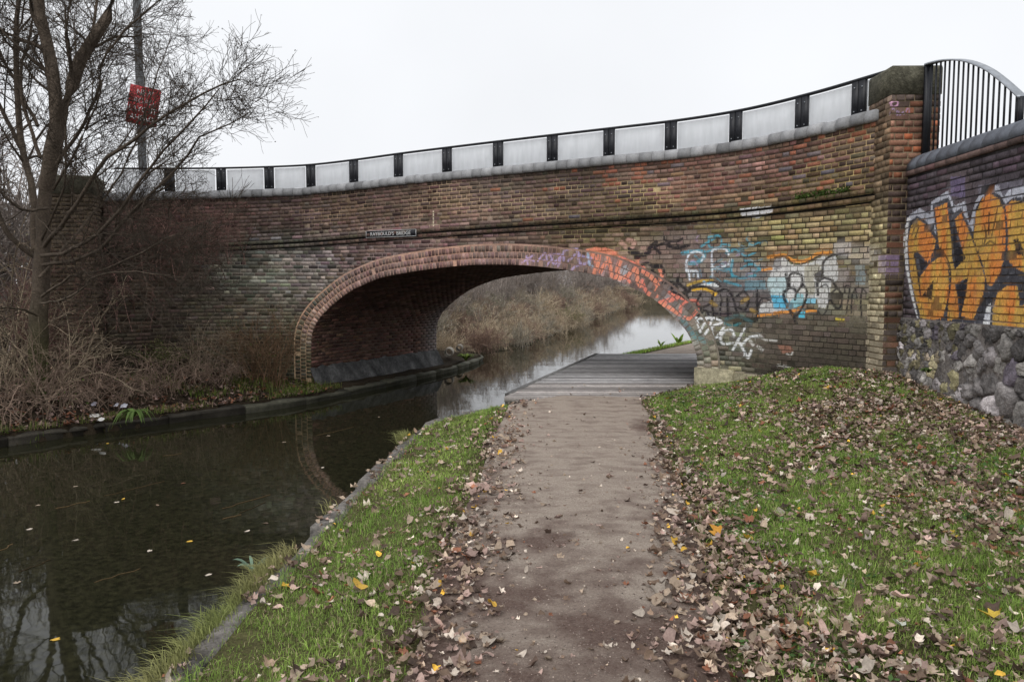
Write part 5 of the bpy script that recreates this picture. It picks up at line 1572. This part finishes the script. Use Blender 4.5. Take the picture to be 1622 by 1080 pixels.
# green bank plants by name
def blade_plant(name, x, y, z, n, L, w, col, droop, label, cat):
    az = rng.uniform(0, 2 * math.pi, n); acc = Acc()
    for a in az:
        m = 6; t = np.linspace(0, 1, m); ll = L * rng.uniform(.6, 1.1)
        r = ll * t * 0.6; h = ll * (t - droop * t ** 2)
        c = np.stack([x + np.cos(a) * r, y + np.sin(a) * r, z + h], 1)
        sd = np.array([-math.sin(a), math.cos(a), 0]) * w * rng.uniform(.7, 1.2)
        ww = (np.sin(math.pi * (0.12 + 0.86 * t)))[:, None]
        V = np.vstack([c - sd * ww, c + sd * ww]); g = np.arange(2 * m).reshape(2, m)
        acc.add(V, np.stack([g[0, :-1], g[1, :-1], g[1, 1:], g[0, 1:]], -1), np.asarray(col) * math.exp(rng.normal(0, .25)))
    return tag(acc.obj(name, M_GRASS), label, cat)
p = at_z(213, 652, -0.35); blade_plant("leafy_plant", p[0], p[1], -0.42, 34, 0.5, 0.022, (0.12, 0.19, 0.05), 1.15, "bright green leafy plant drooping over the kerb into the water", "plant")
p = at_z(738, 566, -0.4); blade_plant("grass_tuft", p[0], p[1], -0.5, 60, 0.5, 0.03, (0.16, 0.22, 0.04), 0.7, "bright green tuft on the rounded kerb end beyond the arch", "plant")
p = at_z(1075, 543, 0.0); blade_plant("dock_plant", p[0], p[1], -0.05, 8, 0.40, 0.05, (0.20, 0.30, 0.06), 0.25, "broad-leaved green dock plant by the far end of the towpath", "plant")
p = at_z(1047, 546, 0.0); blade_plant("dock_plant", p[0], p[1], -0.05, 5, 0.28, 0.035, (0.20, 0.30, 0.06), 0.35, "smaller green dock plant left of the taller one beyond the deck", "plant")
p = at_z(400, 880, -0.3); blade_plant("water_plant", p[0] , p[1], -0.42, 12, 0.22, 0.014, (0.20, 0.30, 0.22), 0.6, "small pale blue-green plant leaning over the water from the edging", "plant")
p = at_z(1485, 640, 0.5); blade_plant("wall_fern", wall_x(p[1]) - 0.06, 8.5, 0.62, 26, 0.17, 0.02, (0.07, 0.11, 0.03), 0.9, "small green fern growing between the stones of the rubble wall base", "plant")
# weeds on the string course at the right
wa = Acc()
for k in range(90):
    q_, z_ = FACE.hit(rng.uniform(1262, 1352), 312)
    zc_ = float(z_string(q_)) + 0.03
    b = FACE.pt(np.array([q_]), zc_, 0.06)[0]
    V, F, C = flakes(b + rng.normal(0, .025, (5, 3)) + np.array([0, 0, .02]), 0.022, np.tile(np.array([0.06, 0.10, 0.02]), (5, 1)) * math.exp(rng.normal(0, .3)))
    wa.add(V, F, C)
tag(wa.obj("ledge_weeds", M_GRASS), "green weeds growing along the brick ledge near the right end pier", "weeds")
# ------------------------------------------------------------------ grass
def blades(x, y, z, h, w, col, lean=0.5, fwd=None):
    n = len(x)
    az = rng.uniform(0, 2 * math.pi, n) if fwd is None else fwd
    l = np.abs(rng.normal(0, lean, n))
    dx, dy = np.cos(az), np.sin(az)
    s = np.stack([-dy, dx, np.zeros(n)], 1) * (w / 2)[:, None]
    b = np.stack([x, y, z], 1)
    m = b + np.stack([dx * l * h * 0.35, dy * l * h * 0.35, h * 0.6], 1)
    t = b + np.stack([dx * l * h, dy * l * h, h * (1 - 0.25 * np.minimum(l, 1.5))], 1)
    V = np.stack([b - s, b + s, m + s * 0.8, m - s * 0.8, t], 1).reshape(-1, 3)
    k = np.arange(n)[:, None] * 5
    q = k + np.array([[0, 1, 2, 3]]); tr = k + np.array([[3, 2, 4]])
    return V, [q, tr], np.repeat(col, 5, 0)

def grass_colour(n, x, y):
    k = vnoise(x * 1.1, y * 1.1, 41)[:, None]
    a = np.array([0.165, 0.315, 0.050]); b = np.array([0.33, 0.43, 0.105]); c = np.array([0.46, 0.39, 0.23])
    col = a * (1 - k) + b * k
    r = rng.random((n, 1))
    col = np.where(r < 0.15, c, col)
    return col * np.exp(rng.normal(0, 0.30, (n, 1))) * (0.65 + 0.7 * vnoise(x * 3.1, y * 3.1, 42))[:, None]

def scatter(n, xr, yr, dens):
    """rejection scatter with more points close to the camera"""
    x = rng.uniform(*xr, n); y = rng.uniform(*yr, n)
    keep = rng.random(n) < dens(x, y)
    return x[keep], y[keep]

def ok_view(x, y, m=60):
    px, py = project(np.stack([x, y, np.zeros_like(x)], 1)); return (px > -m) & (px < 1622 + m) & (py < 1080 + m)

near_w = lambda y: np.clip(4.2 / np.maximum(y, 2.0), 0.28, 1.0)
def d_left(x, y):
    pl, rb = path_left(y), right_bank(y)
    inn = (x > rb - 0.02) & (x < pl + 0.05)
    e = np.clip((pl + 0.05 - x) / 0.25, 0, 1) * np.clip((x - rb) / 0.3, 0.55, 1)
    patch = smooth((vnoise(x * 2.2, y * 2.2, 51) - 0.28) / 0.25)
    return inn * near_w(y) * (0.25 + 0.75 * e) * (0.35 + 0.65 * patch)
def bare_right(x, y):
    """where leaf litter has smothered the grass"""
    edge = 1 - smooth((x - path_right(y) - 0.05) / np.interp(y, [2, 3.2, 4.5, 7, 10], [1.25, 1.0, 0.55, 0.22, 0.10]))
    corner = smooth((vnoise(x * 0.9, y * 0.9, 61) - 0.52) / 0.15) * smooth((x - 2.4) / 1.5)
    wallside = 1 - smooth((wall_x(y) - x) / 0.5)
    return np.clip(np.maximum(np.maximum(edge, corner * 0.75), wallside * 0.85), 0, 1)
def d_right(x, y):
    inn = (x > path_right(y) - 0.02) & (x < wall_x(y) - 0.08)
    # stay in front of the bridge wing
    fx = np.interp(y, FACE.P[::-1][:, 1][FACE.P[::-1][:, 0] > 2.4][::1], FACE.P[::-1][:, 0][FACE.P[::-1][:, 0] > 2.4])
    inn &= ~((y > 9.4) & (x > fx - 0.02))
    patch = smooth((vnoise(x * 1.9, y * 1.9, 71) - 0.25) / 0.25)
    return inn * near_w(y) * (1 - 0.88 * bare_right(x, y)) * (0.4 + 0.6 * patch)
for nm, lab, xr, yr, dn, cnt in (("left_grass", "short green grass between the towpath and the canal edging", (-2.3, 1.9), (0.6, 10.75), d_left, 380000), ("right_grass", "short green grass on the bank right of the towpath", (0.4, 5.2), (0.6, 12.4), d_right, 740000)):
    x, y = scatter(cnt, xr, yr, dn)
    k = ok_view(x, y) | (rng.random(len(x)) < 0.35); x, y = x[k], y[k]
    n = len(x)
    h = rng.uniform(0.016, 0.050, n) * (0.45 + 1.9 * vnoise(x * 3.5, y * 3.5, 81) ** 2)
    w = rng.uniform(0.0022, 0.0042, n) * np.clip(y / 4.5, 1, 2.6)
    V, F, C = blades(x, y, ground_z(x, y) - 0.003, h, w, grass_colour(n, x, y), 0.8)
    print(nm, n)
    tag(mesh_obj(nm, V, F, M_GRASS, None, C), lab, "grass", None, "stuff")
# low broad-leaved weeds among the grass
x, y = scatter(2600, (0.8, 4.8), (1.2, 11.5), lambda x, y: (d_right(x, y) > 0.05) * smooth((vnoise(x * .8, y * .8, 73) - .45) / .15) * np.clip(5 / y, .2, 1))
wd = Acc()
for x_, y_ in zip(x, y):
    m = 6
    V, F, C = flakes(np.stack([x_ + rng.normal(0, .03, m), y_ + rng.normal(0, .03, m), np.full(m, float(ground_z(x_, y_)) + .028) + rng.normal(0, .006, m)], 1), rng.uniform(.010, .022, m), np.tile(np.array([0.10, 0.19, 0.055]) * math.exp(rng.normal(0, .25)), (m, 1)), 0.75)
    wd.add(V, F, C)
tag(wd.obj("ground_weeds", M_GRASS), "low broad-leaved weeds among the grass of the right bank", "weeds", None, "stuff")
# verge beyond the deck and grass foot of the arch
x, y = scatter(60000, (1.9, 12), (17.3, 27), lambda x, y: ((x > right_bank(y) + 0.05) & (x < np.interp(y, [17.4, 21.3, 26, 32], [2.75, 4.95, 9.2, 15.5]) + 0.1)) * 1.0)
V, F, C = blades(x, y, ground_z(x, y), rng.uniform(.05, .13, len(x)), rng.uniform(.008, .016, len(x)), grass_colour(len(x), x, y) * np.array([1.25, 1.3, 1.1]), 0.7)
tag(mesh_obj("far_verge_grass", V, F, M_GRASS, None, C), "grass verge between the water and the path beyond the deck", "grass", None, "stuff")
# long pale fringe hanging over the edging stones
qf = rng.uniform(6.0, edge_line.L - 0.1, 15000)
keep = rng.random(len(qf)) < smooth((vnoise(qf * 1.5, qf * 0, 91) - 0.50) / 0.2)
qf = qf[keep]
pos = edge_line.at(qf) + edge_line.nrm(qf) * (-0.10 + rng.normal(0, 0.035, len(qf)))[:, None]
n_ = edge_line.nrm(qf)
az = np.arctan2(-n_[:, 1], -n_[:, 0]) + rng.normal(0, 0.7, len(qf))
k = vnoise(qf * 1.1, qf * 0 + 3, 92)[:, None]
colf = (np.array([0.46, 0.38, 0.20]) * k + np.array([0.20, 0.25, 0.07]) * (1 - k)) * np.exp(rng.normal(0, .25, (len(qf), 1)))
V, F, C = blades(pos[:, 0], pos[:, 1], np.full(len(qf), -0.17), rng.uniform(.03, .11, len(qf)) * (0.5 + vnoise(qf * 3, qf * 0, 93)), rng.uniform(.003, .006, len(qf)), colf, 1.0, az)
tag(mesh_obj("edge_grass", V, F, M_GRASS, None, C), "long pale grass fringe hanging over the edging stones toward the water", "grass", None, "stuff")
# tops of the kerb ledge and far-bank ground cover
x, y = scatter(60000, (-11, -2.5), (9, 16), lambda x, y: ((left_bank(y) - x > -0.03) & (left_bank(y) - x < 2.6)) * (smooth((vnoise(x, y, 95) - .45) / .15) * 0.6 + 0.8 * (left_bank(y) - x < 0.25) * (vnoise(x * 2, y * 2, 96) > .5)))
fy = np.interp(x, FACE.P[:, 0][:200], FACE.P[:, 1][:200])
kk = y < fy - 0.05; x, y = x[kk], y[kk]
V, F, C = blades(x, y, ground_z(x, y), rng.uniform(.05, .18, len(x)), rng.uniform(.006, .012, len(x)), grass_colour(len(x), x, y) * np.array([0.55, 0.48, 0.5]), 0.9)
tag(mesh_obj("bank_grass", V, F, M_GRASS, None, C), "rough dark grass and weeds on the far bank left of the arch", "grass", None, "stuff")

# ------------------------------------------------------------------ leaves
def leaf_proto(lobes, k, length, curl):
    th = np.linspace(0, 2 * math.pi, k, endpoint=False)
    if lobes:
        r = 0.68 + 0.32 * np.abs(np.cos(th * lobes / 2)) ** 1.2
        r[np.abs(th - math.pi) < 0.3] *= 0.7
        X, Y = r * np.cos(th), r * np.sin(th) * rng.uniform(0.6, 0.95)
    else:
        X, Y = np.cos(th), rng.uniform(0.35, 0.55) * np.sin(th) * (1 + 0.25 * np.cos(th))
    X, Y = X * (1 + rng.normal(0, .10, k)), Y * (1 + rng.normal(0, .10, k))
    f = rng.uniform(0, 6.28)
    fold = lambda x, y: 0.22 * np.abs(x * math.cos(f) + y * math.sin(f)) + curl[0] * x ** 2 + curl[1] * y ** 2 + curl[2] * x * y
    Z = fold(X, Y) + rng.normal(0, 0.11, k)
    mx, my = X[::2] * 0.52, Y[::2] * 0.52
    mz = fold(mx, my) + rng.normal(0, 0.07, len(mx))
    V = np.vstack([np.stack([X, Y, Z], 1), np.stack([mx, my, mz], 1), [[0.03, 0, rng.normal(-0.02, .04)]]]) * length
    h = k // 2; F = []
    for i in range(h):
        a, b, c = 2 * i, 2 * i + 1, (2 * i + 2) % k
        m0, m1 = k + i, k + (i + 1) % h
        F += [(a, b, m0), (b, m1, m0), (b, c, m1), (m0, m1, k + h)]
    return V, np.array(F)
PROTO = [leaf_proto(5, 12, 1, (.45, .5, .3)), leaf_proto(5, 12, 1, (-.3, .8, .2)), leaf_proto(5, 12, 1, (.9, .2, -.5)), leaf_proto(0, 10, 1, (.5, .6, .1)), leaf_proto(0, 10, 1, (.2, 1.0, .3)), leaf_proto(5, 12, 1, (.15, .2, .4)), leaf_proto(0, 10, 1, (-.4, .4, .6))]
TONES = {"brown": (0.175, 0.122, 0.088), "tan": (0.36, 0.28, 0.21), "pale": (0.50, 0.43, 0.36), "reddish": (0.24, 0.105, 0.062), "dark": (0.085, 0.058, 0.045), "yellow": (0.62, 0.38, 0.06), "pink-brown": (0.34, 0.24, 0.205)}
TN = list(TONES); TP = np.array([0.27, 0.25, 0.11, 0.045, 0.13, 0.012, 0.19])
def leaves_at(x, y, z, size, tone_i, flat=0.30):
    """list of (verts, faces, colour, centre) per leaf"""
    out = []
    for i in range(len(x)):
        P, F = PROTO[rng.integers(len(PROTO))]
        a, b, c = rng.uniform(0, 6.28), rng.normal(0, flat), rng.normal(0, flat)
        ca, sa_ = math.cos(a), math.sin(a); cb_, sb = math.cos(b), math.sin(b); cc, sc__ = math.cos(c), math.sin(c)
        Rm = np.array([[ca, -sa_, 0], [sa_, ca, 0], [0, 0, 1]]) @ np.array([[cb_, 0, sb], [0, 1, 0], [-sb, 0, cb_]]) @ np.array([[1, 0, 0], [0, cc, -sc__], [0, sc__, cc]])
        V = (P * size[i]) @ Rm.T
        V[:, 2] -= np.percentile(V[:, 2], 25)
        out.append((V, F, np.array(TONES[TN[tone_i[i]]]) * math.exp(rng.normal(0.26, .27)), np.array([x[i], y[i], z[i]])))
    return out
def dens_leaf_r(x, y):
    inn = (x > path_right(y) - 0.5) & (x < wall_x(y) - 0.05)
    m = (y > 9.4)
    fx = np.interp(y, FACE.P[::-1][:, 1][FACE.P[::-1][:, 0] > 2.4], FACE.P[::-1][:, 0][FACE.P[::-1][:, 0] > 2.4])
    inn &= ~(m & (x > fx - 0.05))
    far_ = np.interp(y, [2, 5, 7, 9, 11.5], [1, .9, .75, .6, .2])
    gl = smooth((x - path_right(y) - 0.2) / 2.5)
    base = (0.22 + 0.85 * gl * smooth((vnoise(x * 1.4, y * 1.4, 33) - .3) / .3))
    fall = smooth((x - path_right(y) + np.interp(y, [2, 5, 8, 11], [.55, .40, .2, .1])) / np.interp(y, [2, 5, 8, 11], [.75, .6, .35, .25])) * (0.55 + 0.45 * vnoise(x * 3, y * 3, 34))
    return inn * far_ * fall * np.clip(base + np.interp(y, [2, 6, 9], [.85, .7, .35]) * bare_right(x, y), 0, 1)
def dens_leaf_l(x, y):
    pl, rb = path_left(y), right_bank(y)
    inn = (x > rb - 0.09) & (x < pl + 0.42)
    edge = np.exp(-((x - pl - 0.10) / 0.20) ** 2)
    return inn * np.interp(y, [2, 5, 8, 10.6], [1, .8, .5, .15]) * np.clip(0.26 * smooth((vnoise(x * 1.7, y * 1.7, 44) - .25) / .3) + 0.50 * edge, 0, 1)
def dens_leaf_p(x, y):
    inn = (x > path_left(y)) & (x < path_right(y))
    return inn * np.interp(y, [2, 4.5, 7, 10], [.30, .16, .05, .02])
groups = []
for dn, cnt, xr, place, lift in ((dens_leaf_r, 110000, (0.5, 5.2), "the grass bank right of the towpath", 0.022), (dens_leaf_l, 36000, (-2.0, 1.0), "the verge left of the towpath", 0.018), (dens_leaf_p, 16000, (-0.6, 2.0), "the gravel of the towpath", 0.014)):
    x, y = scatter(cnt, xr, (0.8, 12.0), dn)
    k = ok_view(x, y, 30) | (rng.random(len(x)) < 0.5); x, y = x[k], y[k]
    n = len(x)
    tone = rng.choice(len(TN), n, p=TP / TP.sum())
    size = np.exp(rng.normal(math.log(0.0185), 0.48, n)).clip(0.006, 0.050)
    if "gravel" in place: size *= 0.7
    z = ground_z(x, y) + lift * rng.uniform(0.3, 1.3, n) + 0.02 * ((x > path_left(y)) & (x < path_right(y)))
    if 'left' in place: z = np.where(x < right_bank(y) + 0.07, -0.125, z)
    if "gravel" in place: z = ground_z(x, y) + 0.030
    groups.append((place, leaves_at(x, y, z, size, tone), tone))
    print("leaves", place, n)
allv = []
for place, L, tone in groups:
    for l, t in zip(L, tone):
        px, py = project(l[3])
        vis = (0 < px < 1622) and (0 < py < 1075)
        rad = np.linalg.norm(l[0][:-1, :2], axis=1).max() / max(l[3][1], .5)
        allv.append((rad if vis else 0.0, place, l, t))
order = sorted(range(len(allv)), key=lambda i: -allv[i][0])
single = set(order[:298])
rest = {}
for i, (r, place, l, t) in enumerate(allv):
    V, F, c, ctr = l
    if i in single:
        o = mesh_obj("fallen_leaf", V, F, M_LEAF, None, c, False)
        o.location = ctr
        side = "near the bottom edge" if ctr[1] < 3.6 else ("a few steps ahead" if ctr[1] < 5.5 else "further toward the bridge")
        tag(o, "curled %s leaf on %s, %s" % (TN[t], place, side), "leaf", "large fallen leaves on " + place)
    else:
        rest.setdefault(place, Acc()).add(V + ctr, F, c)
for place, a in rest.items():
    tag(a.obj("leaf_litter", M_LEAF), "small brown and tan fallen leaves scattered over " + place, "leaf litter", None, "stuff")
# the one bright leaf in the middle of the path and a few other marked ones
for (px, py, s_, tn, lab) in ((780, 957, .034, (0.75, 0.45, 0.08), "single bright yellow leaf alone on the towpath gravel"), (572, 930, .05, (0.62, 0.40, 0.08), "yellow-edged leaf in the left verge grass among brown leaves"), (1572, 975, .06, (0.70, 0.50, 0.08), "bright yellow leaf on the grass near the lower right corner"), (1425, 990, .035, (0.62, 0.64, 0.55), "small whitish round leaf on the grass at the lower right"), (1510, 655, .05, (0.7, 0.42, 0.04), "yellow leaf on the litter at the foot of the rubble wall"), (1137, 843, .05, (0.65, 0.33, 0.06), "orange-yellow leaf at the right edge of the towpath")):
    p = at_z(px, py, 0.03); gz = float(ground_z(p[0], p[1])); p = at_z(px, py, gz + 0.03)
    V, F, c, ctr = leaves_at([p[0]], [p[1]], [gz + 0.035], [s_], [0], 0.25)[0]
    o = mesh_obj("fallen_leaf", V, F, M_LEAF, None, np.array(tn), False); o.location = ctr; tag(o, lab, "leaf")
# far bank litter
x, y = scatter(9000, (-11, -2.5), (9.5, 16), lambda x, y: ((left_bank(y) - x > 0.02) & (left_bank(y) - x < 2.4)) * 0.7)
fy = np.interp(x, FACE.P[:, 0][:200], FACE.P[:, 1][:200]); kk = y < fy - 0.05; x, y = x[kk], y[kk]
a = Acc()
for V, F, c, ctr in leaves_at(x, y, ground_z(x, y) + .02, rng.uniform(.03, .06, len(x)), rng.choice([0, 3, 4, 6], len(x))): a.add(V + ctr, F, c * 0.8)
tag(a.obj("bank_leaf_litter", M_LEAF), "dark red-brown fallen leaves covering the far bank", "leaf litter", None, "stuff")

# ------------------------------------------------------------------ loose gravel on the path
n = 42000
x = rng.uniform(-0.6, 1.9, n); y = rng.uniform(1.5, 9, n)
k = (x > path_left(y) + .05) & (x < path_right(y) - .05) & (rng.random(n) < np.clip(2.6 / y, .1, 1) ** 1.5); x, y = x[k], y[k]; n = len(x)
u = np.interp((x - path_left(y)) / (path_right(y) - path_left(y)), [0, 1], [0, math.pi])
z = ground_z(x, y) + 0.012 + 0.02 * np.sin(u)
s = (rng.uniform(.0016, .0045, n) * np.where(rng.random(n) < .06, 1.9, 1.0))[:, None]
oc = np.array([[1, 0, 0], [0, 1, 0], [-1, 0, 0], [0, -1, 0], [0, 0, .8], [0, 0, -.6]], float)
V = (np.stack([x, y, z], 1)[:, None] + oc[None] * s[:, None] * rng.uniform(.6, 1.3, (n, 6, 1))).reshape(-1, 3)
fo = np.array([[0, 1, 4], [1, 2, 4], [2, 3, 4], [3, 0, 4], [1, 0, 5], [2, 1, 5], [3, 2, 5], [0, 3, 5]])
F = (np.arange(n)[:, None, None] * 6 + fo[None]).reshape(-1, 3)
C = np.repeat(np.array([0.25, 0.205, 0.175])[None] * np.exp(rng.normal(0, .5, (n, 1))), 6, 0)
tag(mesh_obj("loose_gravel", V, F, M_GRAVEL, None, C), "loose small gravel stones on the towpath surface", "gravel", None, "stuff")

# ------------------------------------------------------------------ floating leaves and stems
fl = [(120, 855, "pale"), (195, 790, "yellow"), (300, 857, "yellow"), (185, 795, "pale"), (237, 872, "pale"), (88, 1012, "yellow"), (28, 922, "tan"), (290, 765, "reddish"), (391, 841, "pale"), (512, 740, "pale"), (170, 702, "yellow"), (60, 800, "tan"), (330, 910, "pale"), (450, 700, "tan"), (120, 770, "tan"), (46, 838, "pale"), (250, 800, "brown"), (520, 690, "tan"), (420, 828, "brown"), (600, 660, "tan")]
for i, (px, py, tn) in enumerate(fl):
    p = at_z(px, py, WATER_Z + 0.004)
    V, F, c, ctr = leaves_at([p[0]], [p[1]], [WATER_Z + 0.004], [0.032], [TN.index(tn)], 0.05)[0]
    V[:, 2] *= 0.25
    o = mesh_obj("floating_leaf", V, F, M_LEAF, None, c, False); o.location = ctr
    tag(o, "%s leaf floating on the dark canal water" % {"pale": "pale", "yellow": "yellow", "tan": "tan", "reddish": "reddish", "brown": "brown"}[tn], "leaf", "leaves floating on the canal")
st = [((165, 785), (260, 762), .006, "tan reed stem floating left of the middle of the water"), ((88, 805), (142, 793), .007, "short tan reed stem floating toward the far kerb"), ((352, 805), (428, 783), .010, "bent orange-tan reed stem floating near the edging"), ((352, 822), (382, 815), .012, "short pale flat reed stem beside the bent one"), ((150, 922), (222, 900), .007, "long thin brown reed stem floating nearest the camera"), ((0, 872), (20, 861), .008, "tan stem cut off by the left edge of the water"), ((258, 722), (288, 718), .007, "pale stem floating near the far kerb"), ((380, 812), (420, 795), .005, "thin brown stem lying alongside the bent reed"), ((30, 905), (80, 886), .005, "thin dark stem at the left of the water"), ((500, 690), (560, 676), .006, "yellowish stem floating near the foot of the arch")]
for a_, b_, r, lab in st:
    p0, p1 = at_z(*a_, WATER_Z + .003), at_z(*b_, WATER_Z + .003)
    P = np.linspace(p0, p1, 7); P[1:-1, :2] += rng.normal(0, .012, (5, 2))
    V, F = tubes(P[None], np.full((1, 7), r * 0.6), 5)
    tag(mesh_obj("floating_reed", V, F, M_LEAF, None, np.array([0.13, 0.085, 0.04]) * math.exp(rng.normal(0, .2))), lab, "stem", "reed stems floating on the canal")

# ------------------------------------------------------------------ rubbish on the far bank
def rag(name, px, py, z, w, h, col, label, cat="litter"):
    p = at_z(px, py, z)
    n = 7; V = []
    for i in range(n):
        for j in range(n):
            u, v_ = i / (n - 1) - .5, j / (n - 1) - .5
            V.append((p[0] + u * w + rng.normal(0, w * .05), p[1] + rng.normal(0, w * .12) + v_ * .05, p[2] + (v_ + .5) * h * (1 - .6 * abs(u)) + rng.normal(0, h * .05)))
    g = np.arange(n * n).reshape(n, n)
    tag(mesh_obj(name, V, np.stack([g[:-1, :-1], g[1:, :-1], g[1:, 1:], g[:-1, 1:]], -1).reshape(-1, 4), M_LITTER, None, np.array(col)), label, cat)
rag("plastic_bag", 376, 590, -.35, .20, .26, (0.55, 0.58, 0.66), "crumpled white plastic bag upright in front of the arch-side shrub")
rag("litter_scrap", 393, 609, -.42, .14, .05, (0.5, 0.62, 0.75), "pale blue scrap of litter below the white bag")
rag("litter_scrap", 287, 631, -.45, .14, .05, (0.12, 0.55, 0.5), "turquoise scrap of litter near the kerb")
rag("litter_scrap", 139, 636, -.4, .20, .06, (0.62, 0.6, 0.5), "long cream scrap of litter among the brambles")
rag("litter_scrap", 150, 660, -.45, .14, .05, (0.75, 0.72, 0.68), "white scrap of litter close to the kerb under the brambles")
rag("litter_scrap", 160, 666, -.46, .09, .05, (0.8, 0.78, 0.75), "small white scrap of litter lowest on the far bank")
rag("litter_scrap", 196, 645, -.4, .11, .07, (0.72, 0.72, 0.8), "white scrap of litter touching the green leafy plant")
rag("litter_scrap", 184, 643, -.4, .06, .05, (0.7, 0.7, 0.78), "small white scrap just left of the leafy plant")
rag("litter_scrap", 62, 632, -.35, .07, .06, (0.7, 0.7, 0.65), "small white scrap at the foot of the big tree")
rag("litter_scrap", 149, 642, -.4, .08, .06, (0.5, 0.5, 0.62), "greyish scrap of litter below the long cream one")
rag("litter_scrap", 303, 606, -.38, .06, .04, (0.7, 0.7, 0.65), "tiny white scrap left of the white bag")
# two short drain pipes lying on the bank just past the arch
for px, py, rr, lab in ((710, 559, .13, "pale concrete pipe end at the far corner of the arch"), (727, 552, .10, "brownish pipe end behind the pale one beyond the arch")):
    p = at_z(px, py, -0.3); k = 14
    th = np.arange(k) * 2 * math.pi / k
    V = np.vstack([np.stack([p[0] + r_ * np.cos(th), np.full(k, p[1] + dy), p[2] + r_ * np.sin(th)], 1) for r_, dy in ((rr, 0), (rr * .75, 0), (rr * .75, .55), (rr, .55))])
    g = np.arange(4 * k).reshape(4, k)
    F = np.concatenate([np.stack([g[i], np.roll(g[i], -1), np.roll(g[(i + 1) % 4], -1), g[(i + 1) % 4]], -1) for i in range(4)])
    tag(mesh_obj("drain_pipe", V, F, M_CONCRETE, None, np.array([0.42, 0.38, 0.32]) * (1 if rr > .11 else .6), True), lab, "pipe")

# ------------------------------------------------------------------ lamp column and the red sign on it
LY = 18.2
pb_ = at_y(226, 262, LY); pt_ = at_y(216, 0, LY)
lamp = empty("street_lamp", (pb_[0], LY, 2.0), "tall grey lamp column rising behind the left end of the parapet", "street lamp")
a = Acc(); zt = 9.5
P = np.array([[pb_[0] + (pt_[0] - pb_[0]) * 0.15 * t, LY, 2.0 + (zt - 2.0) * t] for t in np.linspace(0, 1, 8)])
V, F = tubes(P[None], np.linspace(.10, .085, 8)[None], 12); a.add(V, F); a.obj("column", M_POLE, lamp, True)
a = Acc(); P = resample([(P[-1][0], LY, zt - .05), (P[-1][0], LY - .1, zt + .25), (P[-1][0], LY - .7, zt + .42), (P[-1][0], LY - 1.2, zt + .45)], 10); V, F = tubes(P[None], np.full((1, 10), .04), 8); a.add(V, F); a.obj("bracket", M_POLE, lamp, True)
a = Acc(); a.box((P[-1][0], LY - 1.45, zt + .44), (.24, .6, .12)); a.obj("lantern", M_GALV, lamp)
for o in lamp.children: o.matrix_parent_inverse = Matrix.Translation(-lamp.location)
c = at_y(227, 168, LY - 0.16)
sg = empty("road_sign", c, "tilted red sign with four lines of white capitals on the lamp column", "sign")
yaw, roll = math.radians(-20), math.radians(-9)
xd = Vector((math.cos(yaw) * math.cos(roll), math.sin(-yaw) * 0.8, math.sin(roll)))
sg.matrix_world = frame_matrix(c, xd)
W, H = 0.66, 0.88
mesh_obj("plate", box_verts((0, 0, -0.012), (W, H, .02)), BOXF, M_RED, sg)
for i, ln in enumerate(("NEW", "ROAD", "LAYOUT", "AHEAD")):
    tm = text_mesh(ln, 0.20); tm.materials.append(M_WHITE)
    to = bpy.data.objects.new("lettering", tm); to.location = (0, H * (0.33 - i * 0.22), .004); to.scale = (0.78, 0.9, 1); link(to, sg)
